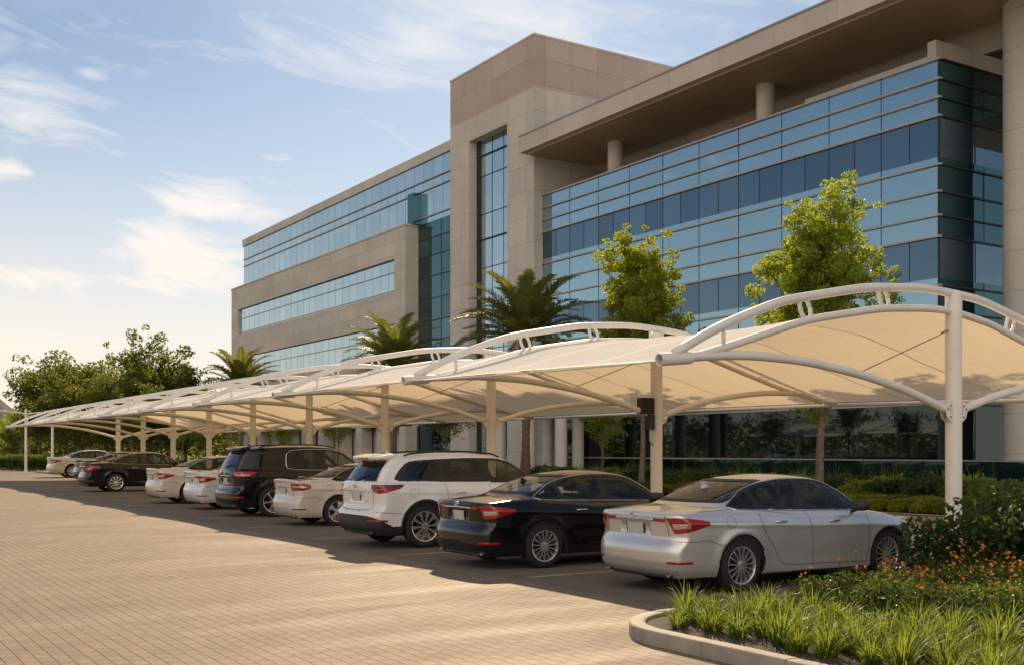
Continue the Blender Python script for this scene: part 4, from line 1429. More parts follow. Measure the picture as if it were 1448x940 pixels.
# ================================================================== plants
def leaf_mat(name, dark, light, trans, tfac=.45, scale=1.2, dry=0):
    m, nt, p, out = nodes_mat(name)
    nt.nodes.remove(p)
    g = N(nt, 'ShaderNodeNewGeometry')
    f = noise(nt, scale, 4, .6)
    oi = N(nt, 'ShaderNodeObjectInfo')
    c = mixc(nt, ramp(nt, mathn(nt, 'ADD', mathn(nt, 'MULTIPLY', f, .7), mathn(nt, 'MULTIPLY', g.outputs['Random Per Island'], .35)), [(.3, (0,) * 3), (.75, (1,) * 3)]), dark, light)
    hs = N(nt, 'ShaderNodeHueSaturation')
    nt.links.new(mathn(nt, 'MULTIPLY_ADD', oi.outputs['Random'], .03, .485), hs.inputs['Hue'])
    nt.links.new(mathn(nt, 'MULTIPLY_ADD', oi.outputs['Random'], .3, .85), hs.inputs['Value'])
    nt.links.new(c, hs.inputs['Color'])
    d = N(nt, 'ShaderNodeBsdfPrincipled'); nt.links.new(hs.outputs[0], d.inputs['Base Color']); d.inputs['Roughness'].default_value = .45
    d.inputs['Specular IOR Level'].default_value = .18
    if dry:
        cdry = mixc(nt, ramp(nt, g.outputs['Random Per Island'], [(1 - dry, (0,) * 3), (1 - dry + .02, (1,) * 3)]), hs.outputs[0], (.34, .27, .13))
        nt.links.new(cdry, d.inputs['Base Color'])
    t = N(nt, 'ShaderNodeBsdfTranslucent')
    nt.links.new(mixc(nt, .6, hs.outputs[0], trans), t.inputs[0])
    mx = N(nt, 'ShaderNodeMixShader'); mx.inputs[0].default_value = tfac
    nt.links.new(d.outputs[0], mx.inputs[1]); nt.links.new(t.outputs[0], mx.inputs[2])
    nt.links.new(mx.outputs[0], out.inputs[0])
    return m
L_tree = leaf_mat('fresh_leaves', (.075, .115, .014), (.24, .29, .03), (.72, .78, .06), .54)
L_far = leaf_mat('far_leaves', (.035, .052, .010), (.115, .135, .022), (.38, .42, .045), .42, .4)
L_palm = leaf_mat('palm_leaves', (.07, .085, .022), (.17, .185, .045), (.42, .42, .07), .4)
L_shrub = leaf_mat('shrub_leaves', (.035, .055, .012), (.10, .135, .025), (.30, .36, .04), .4, 3)
L_dark = leaf_mat('dark_shrub_leaves', (.018, .034, .010), (.05, .085, .018), (.16, .24, .03), .35, 3)
L_lime = leaf_mat('lime_leaves', (.10, .13, .018), (.28, .29, .04), (.75, .72, .07), .48, 3)
L_grass = leaf_mat('blade_leaves', (.035, .062, .013), (.14, .19, .03), (.48, .58, .06), .46, 2, .07)
L_rust = leaf_mat('rust_leaves', (.20, .09, .03), (.34, .16, .05), (.5, .2, .05), .4, 3)
M_bark = mat('bark', (.17, .125, .085), .95, var=.35, scale=9, bumps=1, bscale=30)
M_pbark = mat('palm_bark', (.15, .105, .07), .95, var=.4, scale=12, bumps=1, bscale=20)
def petal_mat():
    m, nt, p, out = nodes_mat('orange_petals')
    g = N(nt, 'ShaderNodeNewGeometry')
    nt.links.new(ramp(nt, g.outputs['Random Per Island'], [(0, (.70, .17, .02)), (1, (.88, .36, .04))]), p.inputs['Base Color'])
    p.inputs['Roughness'].default_value = .6
    return m
M_petal = petal_mat()

def leaf_quads(C, size, rs, up=.35, aspect=.6, Nrm=None):
    """one kite-shaped, slightly folded leaf per centre"""
    n = len(C)
    d = rs.normal(size=(n, 3)); d[:, 2] -= .2; d /= np.linalg.norm(d, axis=1)[:, None]
    nr = rs.normal(size=(n, 3)); nr[:, 2] += up * 2
    if Nrm is not None: nr += Nrm * 1.2
    sd = np.cross(d, nr); sd /= np.linalg.norm(sd, axis=1)[:, None] + 1e-9
    nn = np.cross(sd, d)
    s = (size * rs.uniform(.65, 1.25, n))[:, None]
    b = C - d * s * .5; t = C + d * s * .5
    l = C + sd * s * aspect * .5 + nn * s * .10; r = C - sd * s * aspect * .5 + nn * s * .10
    V = np.stack([b, l, t, r], 1).reshape(-1, 3)
    F = np.arange(4 * n).reshape(n, 4)
    return V, F

def make_tree(name, H, crown_w, base, leafs, rs, leaf=.11, mat_=None, n_limb=34, per=60, clump=.30, trunk_r=.11, shape='up', parent=None, lean=(0, 0)):
    root = parent or bpy.data.objects.new(name, None)
    if parent is None: link(root)
    tb = MB()
    z = np.linspace(0, H * .93, 16)
    wx = np.cumsum(rs.normal(0, .03, 16)) * H / 11 + lean[0] * (z / H); wy = np.cumsum(rs.normal(0, .03, 16)) * H / 11 + lean[1] * (z / H)
    wx -= wx[0]; wy -= wy[0]
    rr = trunk_r * (1 - .9 * (z / z[-1]) ** .8) + .012
    rr[0] *= 1.35
    tb.tube(np.stack([wx, wy, z], 1), rr, 9)
    cen = []
    for k in range(n_limb):
        f = (k + rs.uniform(0, 1)) / n_limb
        zb = base + (H * .90 - base) * f ** .9
        a = k * 2.399 + rs.uniform(-.4, .4)
        t = (zb - base) / (H - base)
        if shape == 'up': env = (.70 + .30 * min(1, t / .2)) * (1 - .70 * t)
        else: env = math.sin(PI * min(1, t * .72 + .22)) ** .5
        ln = crown_w / 2 * env * rs.uniform(.75, 1.2)
        el = R(rs.uniform(46, 70)) if shape == 'up' else R(rs.uniform(5, 50))
        x0, y0 = np.interp(zb, z, wx), np.interp(zb, z, wy)
        n = 7
        pts = []
        for j in range(n):
            q = j / (n - 1)
            hgt = zb + ln * math.tan(el) * q ** 1.15 * .8
            pts.append((x0 + math.cos(a) * ln * q + rs.normal(0, .03) * q, y0 + math.sin(a) * ln * q + rs.normal(0, .03) * q, min(hgt, H * (1.0 - .12 * (k % 3)))))
        r0 = np.interp(zb, z, rr) * .55
        tb.tube(pts, np.linspace(r0, .008, n), 5, cap=False)
        pts = np.array(pts)
        m = max(3, int(ln / (clump * .62)))
        for j in range(m):
            q = .28 + .75 * (j + rs.uniform(0, 1)) / m
            c = np.array([np.interp(q, np.linspace(0, 1, n), pts[:, i]) for i in range(3)])
            c += rs.normal(0, clump * .55, 3)
            if rs.uniform() < .12: continue
            cen.append((c, clump * rs.uniform(.55, 1.15)))
            # side twig
            if rs.uniform() < .7:
                e = c + rs.normal(0, clump * .9, 3) + np.array([0, 0, clump * .3])
                cen.append((e, clump * rs.uniform(.4, .8)))
                tb.tube([pts[min(n - 1, int(q * (n - 1)))], c, e], [.012, .008, .004], 4, cap=False)
    for j in range(4):
        c = np.array([wx[-1], wy[-1], H * (.86 + .045 * j)])
        cen.append((c + rs.normal(0, .08, 3), clump * (.8 - .13 * j)))
    tb.build('trunk', M_bark, root, smooth=True)
    Cs = []; Ns = []
    for c, r_ in cen:
        k = int(per * (r_ / clump) ** 2)
        v = rs.normal(size=(k, 3)); v /= np.linalg.norm(v, axis=1)[:, None]
        rad = r_ * rs.uniform(.35, 1.0, k) ** .6
        Cs.append(c + v * rad[:, None] * np.array([1, 1, .8])); Ns.append(v)
    C = np.concatenate(Cs); Nn = np.concatenate(Ns)
    V, F = leaf_quads(C, leaf, rs, Nrm=Nn)
    raw_mesh('crown', V, F, mat_ or L_tree, root, False)
    return root

def make_palm(rs, trunk_h, flen, n_fr=46):
    root = bpy.data.objects.new('palm_tree', None); link(root)
    m = MB()
    zs = np.linspace(0, trunk_h, 46)
    r_ = .20 + .03 * np.sin(zs * 2) + np.where(np.arange(46) % 2, .018, 0) + .05 * np.exp(-((zs - trunk_h) / .5) ** 2)
    m.tube(np.stack([.05 * np.sin(zs * .4), 0 * zs, zs], 1), r_, 14)
    # old leaf bases
    for k in range(60):
        a = k * 2.399; z = trunk_h - .05 - k * .02
        m.tube([(.2 * math.cos(a), .2 * math.sin(a), z), (.34 * math.cos(a), .34 * math.sin(a), z + .22)], [.05, .02], 5)
    m.build('trunk', M_pbark, root)
    V = []; F = []; st = MB()
    for k in range(n_fr):
        a = k * 2.399 + rs.uniform(-.2, .2)
        q = k / n_fr
        el = R(86 - 88 * q ** .9) + rs.normal(0, .06)
        L = flen * rs.uniform(.88, 1.1)
        n = 32
        p = np.array([.05 * math.sin(trunk_h * .4) + .08 * math.cos(a), .08 * math.sin(a), trunk_h + .05])
        pts = [p]; e = el
        droop = R(rs.uniform(45, 80)) * (1.1 - .35 * q)
        for j in range(n):
            e2 = el - droop * (j / n) ** 1.7
            p = p + L / n * np.array([math.cos(e2) * math.cos(a), math.cos(e2) * math.sin(a), math.sin(e2)])
            pts.append(p)
        pts = np.array(pts)
        st.tube(pts[::3], np.linspace(.028, .006, len(pts[::3])), 5, cap=False)
        side = np.array([-math.sin(a), math.cos(a), 0])
        for j in range(2 * n):
            q2 = .12 + .88 * j / (2 * n)
            c = np.array([np.interp(q2 * n, np.arange(n + 1), pts[:, i]) for i in range(3)])
            t = pts[min(n, int(q2 * n) + 1)] - pts[min(n - 1, int(q2 * n))]; t /= np.linalg.norm(t)
            upv = np.cross(side, t); upv /= np.linalg.norm(upv)
            if upv[2] < 0: upv = -upv
            ll = flen * .19 * math.sin(PI * min(1, q2 * .85 + .13)) ** .6 * rs.uniform(.85, 1.1)
            for sg in (-1, 1):
                d = side * sg * .72 + t * .62 + upv * rs.uniform(.1, .5)
                d /= np.linalg.norm(d)
                wv = np.cross(d, upv); wv /= np.linalg.norm(wv)
                w = .034
                i0 = len(V)
                mid = c + d * ll * .5; tip = c + d * ll - np.array([0, 0, ll * .18])
                V += [c - wv * w * .5, c + wv * w * .5, mid + wv * w, mid - wv * w, tip]
                F += [(i0, i0 + 1, i0 + 2, i0 + 3), (i0 + 3, i0 + 2, i0 + 4, i0 + 4)]
    F = [f for f in F]
    me = MB(); me.v = [np.array(V)]; me.f = [list(dict.fromkeys(f)) for f in F]; me.mi = [0] * len(F); me.n = len(V)
    me.build('fronds', L_palm, root)
    st.build('frond_stems', L_palm, root)
    return root

def make_shrub(name, rs, w, h, n, leaf, m, dome=.6, up=.5):
    """leafy mound with stems inside; one root with foliage and stem parts"""
    root = bpy.data.objects.new(name, None); link(root)
    C = []; 
    k = max(5, int(14 * w * w / max(h, .3)) + 6)
    cl = [(rs.uniform(-.42, .42) * w, rs.uniform(-.42, .42) * w) for _ in range(k)]
    sm = MB(); Nn = []
    for x, y in cl:
        rr = math.hypot(x, y) / (w * .6)
        top = h * (1 - dome * rr ** 2) * rs.uniform(.75, 1.08)
        sm.tube([(x * .4, y * .4, 0), (x * .8, y * .8, top * .5), (x, y, top * .9)], [.012, .009, .004], 4, cap=False)
        kk = n // k
        zz = top * rs.uniform(.15, 1, kk) ** .7
        rad = w * .20 * rs.uniform(.3, 1, kk)
        a = rs.uniform(0, 2 * PI, kk)
        C.append(np.stack([x + rad * np.cos(a), y + rad * np.sin(a), zz], 1))
        Nn.append(np.stack([np.cos(a), np.sin(a), .6 + 0 * a], 1))
    C = np.concatenate(C)
    V, F = leaf_quads(C, leaf, rs, up=up, Nrm=np.concatenate(Nn))
    raw_mesh('foliage', V, F, m, root, False)
    sm.build('stem', M_bark, root)
    return root

def make_grass(rs, n=85, L=.40, w=.011, spread=.09, m=None):
    V = []; F = []
    for k in range(n):
        a = rs.uniform(0, 2 * PI); r0 = spread * rs.uniform(0, 1) ** .5
        x, y = r0 * math.cos(a), r0 * math.sin(a)
        a += rs.normal(0, .5)
        el = R(rs.uniform(58, 88)); l = L * rs.uniform(.55, 1.15); bend = R(rs.uniform(25, 95))
        p = np.array([x, y, 0.]); sd = np.array([-math.sin(a), math.cos(a), 0]); tw = rs.normal(0, .3)
        sd = sd * math.cos(tw) + np.array([0, 0, 1]) * math.sin(tw)
        i0 = len(V); S = 6
        for j in range(S + 1):
            q = j / S
            ww = w * (1 - q ** 2.2) * (.7 + .3 * min(1, q * 4)) + .0006
            V += [p - sd * ww / 2, p + sd * ww / 2]
            e = el - bend * q ** 1.5
            p = p + l / S * np.array([math.cos(e) * math.cos(a), math.cos(e) * math.sin(a), math.sin(e)])
        for j in range(S):
            b = i0 + 2 * j
            F.append((b, b + 1, b + 3, b + 2))
    return raw_mesh('grass_clump', V, F, m or L_grass, None, True)

def make_flower(rs, w=.7, h=.42):
    root = make_shrub('flowering_plant', rs, w, h, 1500, .05, L_shrub if rs.uniform() < .5 else L_dark, .35, .4)
    V = []; F = []
    st = MB()
    for k in range(6):
        a = rs.uniform(0, 2 * PI); r_ = w * .52 * rs.uniform(0, 1) ** .6
        z = h * rs.uniform(.7, 1.25); c0 = np.array([r_ * math.cos(a), r_ * math.sin(a), z])
        st.tube([(c0[0] * .8, c0[1] * .8, h * .4), tuple(c0)], .003, 4, cap=False)
        for q in range(rs.integers(2, 6)):
            c = c0 + rs.normal(0, .016, 3)
            nr = rs.normal(size=3); nr[2] += 1.5; nr[:2] -= .5; nr /= np.linalg.norm(nr)
            u = np.cross(nr, [1, 0, 0.1]); u /= np.linalg.norm(u); v = np.cross(nr, u)
            R_ = .018 * rs.uniform(.7, 1.3)
            i0 = len(V); V.append(c - nr * .004)
            for j in range(10):
                b = 2 * PI * j / 10; rr = R_ * (1 if j % 2 == 0 else .55)
                V.append(c + (u * math.cos(b) + v * math.sin(b)) * rr + nr * .006)
            F += [(i0, i0 + 1 + j, i0 + 1 + (j + 1) % 10) for j in range(10)]
    raw_mesh('blossom', V, F, M_petal, root, False)
    st.build('flower_stalk', L_shrub, root)
    return root
# ================================================================== sky and sun
SUN_AZ, SUN_EL = 33.0, 31.0
CLOUD_LOC = (.6, 2.2, 0)
def build_world():
    w = bpy.data.worlds.new('World'); scene.world = w; w.use_nodes = True
    nt = w.node_tree; bg = nt.nodes['Background']
    sk = N(nt, 'ShaderNodeTexSky'); sk.sky_type = 'NISHITA'; sk.sun_disc = False
    sk.sun_elevation = R(SUN_EL); sk.sun_rotation = R(SUN_AZ); sk.air_density = 1.1; sk.dust_density = .3; sk.ozone_density = 1.5
    tc = N(nt, 'ShaderNodeTexCoord'); sep = N(nt, 'ShaderNodeSeparateXYZ')
    nt.links.new(tc.outputs['Generated'], sep.inputs[0])
    # thin high cloud: noise laid out on a plane overhead
    den = mathn(nt, 'ADD', mathn(nt, 'MAXIMUM', sep.outputs[2], 0.0), .10)
    cb = N(nt, 'ShaderNodeCombineXYZ')
    nt.links.new(mathn(nt, 'DIVIDE', sep.outputs[0], den), cb.inputs[0]); nt.links.new(mathn(nt, 'DIVIDE', sep.outputs[1], den), cb.inputs[1])
    mp = N(nt, 'ShaderNodeMapping'); mp.inputs['Rotation'].default_value = (0, 0, R(20)); mp.inputs['Scale'].default_value = (.75, 1.5, 1); mp.inputs['Location'].default_value = CLOUD_LOC
    nt.links.new(cb.outputs[0], mp.inputs[0])
    a = noise(nt, .9, 9, .60, vec=mp.outputs[0], dist=.9)
    b = noise(nt, .38, 4, .5, vec=mp.outputs[0], dist=.3)
    f = mathn(nt, 'ADD', mathn(nt, 'MULTIPLY', a, .62), mathn(nt, 'MULTIPLY', b, .48))
    # a few larger cloud patches at fixed bearings (degrees east of +Y, degrees up)
    az = mathn(nt, 'MULTIPLY', mathn(nt, 'ARCTAN2', sep.outputs[0], sep.outputs[1]), 57.2958)
    el = mathn(nt, 'MULTIPLY', mathn(nt, 'ARCSINE', sep.outputs[2]), 57.2958)
    cb2 = N(nt, 'ShaderNodeCombineXYZ'); nt.links.new(mathn(nt, 'MULTIPLY', az, .16), cb2.inputs[0]); nt.links.new(mathn(nt, 'ADD', mathn(nt, 'MULTIPLY', el, .62), mathn(nt, 'MULTIPLY', az, .09)), cb2.inputs[1])
    wsp = noise(nt, .9, 8, .62, vec=cb2.outputs[0], dist=.8)
    tot = None
    for a0, e0, sa, se, amp in ((17.2, 12.2, 3.2, 1.1, 1.0), (15.2, 9.3, 4.6, 2.3, 1.0), (9.0, 8.0, 5.0, 1.2, .85), (8.5, 16.0, 4.2, 2.2, .62), (7.6, 12.9, 2.0, .6, .9), (30, 20.5, 9, 2.6, .62), (20.6, 14.4, 1.4, .4, .7), (12, 4.6, 9, 1.5, .8), (11.6, 17.6, 1.0, .35, .6)):
        d = mathn(nt, 'ADD', mathn(nt, 'POWER', mathn(nt, 'ABSOLUTE', mathn(nt, 'DIVIDE', mathn(nt, 'SUBTRACT', az, a0), sa)), 2.0), mathn(nt, 'POWER', mathn(nt, 'ABSOLUTE', mathn(nt, 'DIVIDE', mathn(nt, 'SUBTRACT', el, e0), se)), 2.0))
        g_ = mathn(nt, 'MULTIPLY', mathn(nt, 'EXPONENT', mathn(nt, 'MULTIPLY', d, -1.0)), amp)
        tot = g_ if tot is None else mathn(nt, 'MAXIMUM', tot, g_)
    pt = ramp(nt, mathn(nt, 'ADD', mathn(nt, 'MULTIPLY', wsp, .9), mathn(nt, 'MULTIPLY', tot, .42)), [(.46, (0,) * 3), (.60, (.36,) * 3), (.82, (1,) * 3)])
    f = mathn(nt, 'MULTIPLY', f, .93)
    f = ramp(nt, f, [(.49, (0,) * 3), (.56, (.3,) * 3), (.68, (1,) * 3)])
    # haze towards the horizon
    hz = ramp(nt, sep.outputs[2], [(.0, (.9,) * 3), (.07, (.62,) * 3), (.18, (.30,) * 3), (.34, (.08,) * 3), (.6, (0,) * 3)])
    cc = ramp(nt, sep.outputs[2], [(0.0, (14.6, 12.7, 10.8)), (.12, (15.2, 14.2, 13.2)), (.20, (15.2, 14.5, 14.0)), (.35, (13.0, 13.2, 13.6))])
    gl = mathn(nt, 'MULTIPLY', ramp(nt, mathn(nt, 'MULTIPLY', mathn(nt, 'ABSOLUTE', mathn(nt, 'SUBTRACT', az, 8.0)), 1 / 40), [(0, (1,) * 3), (1, (0,) * 3)]), ramp(nt, sep.outputs[2], [(.0, (.75,) * 3), (.12, (.5,) * 3), (.30, (0,) * 3)]))
    hz = mathn(nt, 'MAXIMUM', hz, mathn(nt, 'MINIMUM', mathn(nt, 'ADD', hz, mathn(nt, 'MULTIPLY', gl, .45)), 1.0))
    cc = mixc(nt, mathn(nt, 'MULTIPLY', gl, .55), cc, (18.5, 15.3, 11.8))
    fac = mathn(nt, 'MAXIMUM', mathn(nt, 'MULTIPLY', f, .6), hz)
    fac = mathn(nt, 'MAXIMUM', fac, mathn(nt, 'MULTIPLY', pt, .95))
    c = mixc(nt, fac, mixc(nt, 1.0, sk.outputs[0], (1.06, 1.16, 1.25), 'MULTIPLY'), cc)
    # bright patch added to the unseen sky behind the camera, fills the shaded facades
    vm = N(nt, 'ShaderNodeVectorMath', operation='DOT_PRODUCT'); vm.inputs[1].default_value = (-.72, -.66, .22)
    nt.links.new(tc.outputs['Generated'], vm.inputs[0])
    sky_fill = mathn(nt, 'MULTIPLY', ramp(nt, vm.outputs['Value'], [(.35, (0,) * 3), (.75, (1,) * 3)]), mathn(nt, 'ADD', mathn(nt, 'MULTIPLY', b, .9), .3))
    c = mixc(nt, sky_fill, c, (25, 21.8, 19))
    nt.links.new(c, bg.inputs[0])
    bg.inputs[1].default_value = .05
    l = bpy.data.lights.new('sun', 'SUN'); l.energy = 5.0; l.angle = R(.5); l.color = (1.0, .78, .51)
    o = bpy.data.objects.new('sun', l); link(o)
    s = Vector((math.sin(R(SUN_AZ)) * math.cos(R(SUN_EL)), math.cos(R(SUN_AZ)) * math.cos(R(SUN_EL)), math.sin(R(SUN_EL))))
    o.rotation_euler = s.to_track_quat('Z', 'Y').to_euler(); o.location = (0, 0, 60)

build_world()
vs_ = scene.view_settings
vs_.view_transform = 'Standard'; vs_.look = 'None'; vs_.gamma = 1; vs_.use_curve_mapping = False
vs_.exposure = 0.40

build_ground()
BS = 1.27     # the blocks stand a little farther off and are a little larger than first drawn
for b_ in (build_glass_block(), build_tower(), build_wing()):
    b_.location = (b_.location.x * BS, b_.location.y * BS, 1.65 * (1 - BS)); b_.scale = (BS,) * 3
build_canopy()

# ------------------------------------------------------------------ cars
def put(car, x, y, sc, rz=0, label=None, group='cars parked in a row under the canopy'):
    """x = rear bumper, y = centre line"""
    car.location = (x, y, -.004); car.scale = (sc, sc, sc); car.rotation_euler = (0, 0, R(rz))
    tag(car, label, 'car', group)
    return car
sed = sedan_shape(); sedb = sedan_shape(1)
c1 = build_car(sed, P_silver, 'multi', h=.017)
put(c1, 8.18, 10.22, .935, 0, 'silver saloon nearest the camera, at the front end of the row beside the flower bed')
c2 = copy_tree(c1); repaint(c2, P_silver, P_black); put(c2, 7.72, 13.62, .935, 0, 'glossy black saloon between the silver saloon and the white crossover')
w1 = build_car(suv_shape(), P_white, 'ten', lamp='suv', cladding=True, chrome_dlo=False)
put(w1, 7.85, 17.45, .95, 0, 'white seven-seat crossover with black lower bumper between the black saloon and the cream saloon')
c3 = build_car(sedb, P_pearl, 'five', lamp='block')
put(c3, 8.75, 23.2, .95, 0, 'cream saloon with rectangular red lamps between the white crossover and the large black estate')
w2 = build_car(suv_shape(1), P_black, 'six', lamp='suvred')
put(w2, 8.7, 27.15, 1.0, 0, 'tall black estate car with chrome window outline and roof rails')
c4 = copy_tree(c3); 
for o_ in [c for c in c4.children_recursive if c.name.startswith(('tail_lamp', 'lamp_insert'))]:
    bpy.data.objects.remove(o_)
c4b = build_car(sedb, P_cool, 'ten', lamp='sedan', h=.024, interior=False)
for o_ in list(c4.children_recursive) + [c4]: bpy.data.objects.remove(o_)
put(c4b, 8.95, 30.9, 1.0, 0, 'small bright white saloon tucked close beside the tall black estate car')
c5 = copy_tree(c4b); repaint(c5, P_cool, P_pearl); put(c5, 8.9, 34.9, 1.02, 0, 'off-white saloon beyond the bright white one, next to the empty bays')
c6 = copy_tree(c4b); repaint(c6, P_cool, P_navy); put(c6, 9.15, 46.4, 1.10, 0, 'dark navy saloon standing alone across the empty bays')
c7 = copy_tree(c4b); repaint(c7, P_cool, P_black); put(c7, 11.2, 58.2, 1.10, 0, 'black saloon mostly hidden behind the dark navy saloon')
c8 = copy_tree(c4b); repaint(c8, P_cool, P_pearl); put(c8, 12.3, 72.0, 1.16, 0, 'pale cream saloon farthest along the row, by the far kerb')
c9 = copy_tree(c4b); repaint(c9, P_cool, P_black); put(c9, 19.5, 118, 1.1, 0, 'dark car parked far off beyond the clipped hedge', 'cars parked far beyond the lot')

# ------------------------------------------------------------------ small things
def control_box():
    root = empty('control_box', (CX - .14, 19.1, 2.45), label='black electrical box clamped to the second canopy column', cat='control box')
    m = MB(); m.box(-.36, -.14, .0, -.03, .08, .36); b = m.build('housing', M_plastic, root, bevel=.01)
    m = MB(); m.box(-.34, -.148, .03, -.05, -.142, .33); m.build('door', M_dark, b)
    m = MB(); m.box(-.16, -.14, -.34, -.02, .06, -.01); m.build('junction_box', M_plastic, root, bevel=.008)
    m = MB(); m.tube([(-.09, -.05, -.34), (-.09, -.05, -.6), (.0, -.05, -.7)], .015, 6); m.build('conduit', M_bolt, root)
    m = MB(); m.box(-.05, -.05, .06, .015, .05, .12); m.box(-.05, -.05, -.2, .015, .05, -.14); m.build('clamp', M_bolt, root)
control_box()

def lamp_post(x, y, h, label, arms):
    root = empty('lamp_post', (x, y, 0), label=label, cat='lamp post', group='posts at the far end of the lot')
    m = MB(); m.lathe([(.22, 0), (.22, .05), (.10, .06), (.085, h - .05), (0, h)], n=14); m.build('pole', M_steel, root, auto=40)
    if arms:
        for sg in (-1, 1):
            m = MB(); m.tube([(0, 0, h - .35), (sg * .9, 0, h - .25), (sg * 1.9, 0, h - .2)], .045, 8); a = m.build('arm', M_steel, root)
            m = MB(); m.add([(sg * 1.3, -.18, h - .23), (sg * 2.3, -.18, h - .17), (sg * 2.3, .18, h - .17), (sg * 1.3, .18, h - .23), (sg * 1.3, -.14, h - .1), (sg * 2.2, -.12, h - .1), (sg * 2.2, .12, h - .1), (sg * 1.3, .14, h - .1)],
                            [(0, 3, 2, 1), (4, 5, 6, 7), (0, 1, 5, 4), (1, 2, 6, 5), (2, 3, 7, 6), (3, 0, 4, 7)])
            m.build('lamp_head', M_steel, a)
lamp_post(13.6, 88.4, 4.7, 'white lamp post with two arms at the far left end of the canopy', True)
lamp_post(15.3, 87.6, 3.5, 'plain white post right of the two-armed lamp post', False)

# glass balustrade in front of the office block
root = empty('glass_balustrade', (39.8, 22, .10), label='low dark glass balustrade with thin top rail before the office block', cat='balustrade')
m = MB(); m.box(-.02, 0, 1.10, .04, 22.4, 1.15); m.build('top_rail', M_cap, root)
for k in range(15):
    m = MB(); m.box(-.006, 1.6 * k + .03 - 1.6 * 0, .05, .006, 1.6 * k + 1.57, 1.09) if k < 14 else None
    if k < 14: m.build('glass_panel', G_teal, root)
    p_ = MB(); p_.box(-.02, 1.6 * k - .018, 0, .03, 1.6 * k + .018, 1.098); p_.build('post', M_mull, root)

# ------------------------------------------------------------------ trees
def at(o, x, y, z=0, rz=0, sc=1.0, **kw):
    o.location = (x, y, z); o.rotation_euler = (0, 0, R(rz)); o.scale = (sc,) * 3
    tag(o, **kw); return o
rs = np.random.default_rng(5)
g1 = 'young trees before the glass facade'
t = make_tree('leafy_tree', 9.8, 4.7, 2.5, 0, rs, leaf=.12, n_limb=60, per=155, clump=.36, trunk_r=.15)
at(t, 26.0, 23.4, .13, 30, .93, label='larger yellow-green young tree before the glass block, nearest the white end column', cat='tree', group=g1)
t = make_tree('leafy_tree', 9.7, 4.1, 2.8, 0, rs, leaf=.12, n_limb=50, per=150, clump=.34, trunk_r=.11, lean=(.7, -.6))
at(t, 26.0, 31.9, .13, 80, 1.0, label='smaller yellow-green young tree between the palm and the larger leafy tree', cat='tree', group=g1)
g2 = 'date palms behind the canopy'
pal = make_palm(rs, 6.8, 3.7)
at(pal, 24.2, 37.0, .13, 0, .87, label='largest date palm, directly in front of the stone tower', cat='palm', group=g2)
p2 = copy_tree(pal); at(p2, 24.2, 48.7, .13, 130, .81, label='middle date palm, before the stone corner of the low wing', cat='palm', group=g2)
p3 = copy_tree(pal); at(p3, 24.2, 71.5, .13, 250, .83, label='farthest date palm, at the left end of the office wing', cat='palm', group=g2)
# small trees under and behind the canopy
rt = np.random.default_rng(9)
small = [make_tree('small_tree', 4.6, 3.0, 1.9, 0, rt, leaf=.12, n_limb=22, per=50, clump=.34, trunk_r=.06, mat_=m_) for m_ in (L_tree, L_shrub, L_tree)]
spots = [(29, 38.2), (27.5, 49.5), (29.5, 53), (27.0, 62.5), (29, 66.5), (27, 71.5), (29, 76), (27.2, 80.5), (29.5, 89), (26.5, 93), (23.5, 98), (30, 99)]
names = ['beside the portico columns', 'left of the largest palm', 'under the edge of the canopy left of the largest palm', 'right of the middle palm trunk seen over the white crossover', 'seen over the cream saloon', 'seen over the tall black estate car', 'left of the tall black estate car', 'seen over the off-white saloon',
         'seen over the dark navy saloon', 'left of the dark navy saloon roof', 'near the end of the canopy', 'near the left corner of the office wing']
for i, ((x, y), nm) in enumerate(zip(spots, names)):
    o = small[i] if i < 3 else copy_tree(small[i % 3])
    at(o, x, y, .13, rt.uniform(0, 360), rt.uniform(.8, 1.05), label='slender small tree ' + nm, cat='tree', group='small trees along the office wing')
# trees beyond the far end
rf = np.random.default_rng(21)
big = [make_tree('broad_tree', 11.5, 11, 2.2, 0, rf, leaf=.36, n_limb=46, per=70, clump=1.0, trunk_r=.28, mat_=L_far, shape='round'),
       make_tree('broad_tree', 12.5, 8.5, 2.6, 0, rf, leaf=.34, n_limb=40, per=64, clump=.85, trunk_r=.26, mat_=L_far, shape='round')]
def gp(px, d):   # ground point seen in a direction, d metres deep
    r_ = (px - 724) / 1562 * d
    return (.5373 * d + .8434 * r_, .8434 * d - .5373 * r_)
bl_ = [(84, 118, 0, .95, 'broad dense tree on the far left above the end of the canopy'), (150, 128, 0, .93, 'dense tree between the broad left tree and the tall one'), (213, 112, 1, 1.0, 'tall tree with an open crown rising above the canopy left of the wing'),
       (262, 118, 1, .78, 'lower tree just right of the tall open tree'), (118, 108, 0, .70, 'low bushy tree before the broad left tree'), (172, 104, 1, .70, 'low tree before the tall open tree'), (22, 138, 1, .40, 'small tree at the far left edge of the view'), (228, 100, 0, .56, 'low round tree beneath the tall open tree')]
for i, (px, d, k, sc, lb) in enumerate(bl_):
    o = big[k] if i in (0, 2) else copy_tree(big[k])
    x, y = gp(px, d)
    at(o, x, y, 0, rf.uniform(0, 360), sc, label=lb, cat='tree', group='broad trees beyond the far end of the lot')
lowt = [(30, 122), (55, 112), (95, 125), (135, 135), (190, 130), (240, 128), (290, 122), (318, 116), (12, 150), (62, 158), (110, 160)]
for i, (px, d) in enumerate(lowt):
    o = copy_tree(small[i % 3]); x, y = gp(px, d)
    at(o, x, y, 0, rf.uniform(0, 360), rf.uniform(1.0, 1.5), label='small tree in the far planting beyond the lot', cat='tree', group='small trees in the far planting')
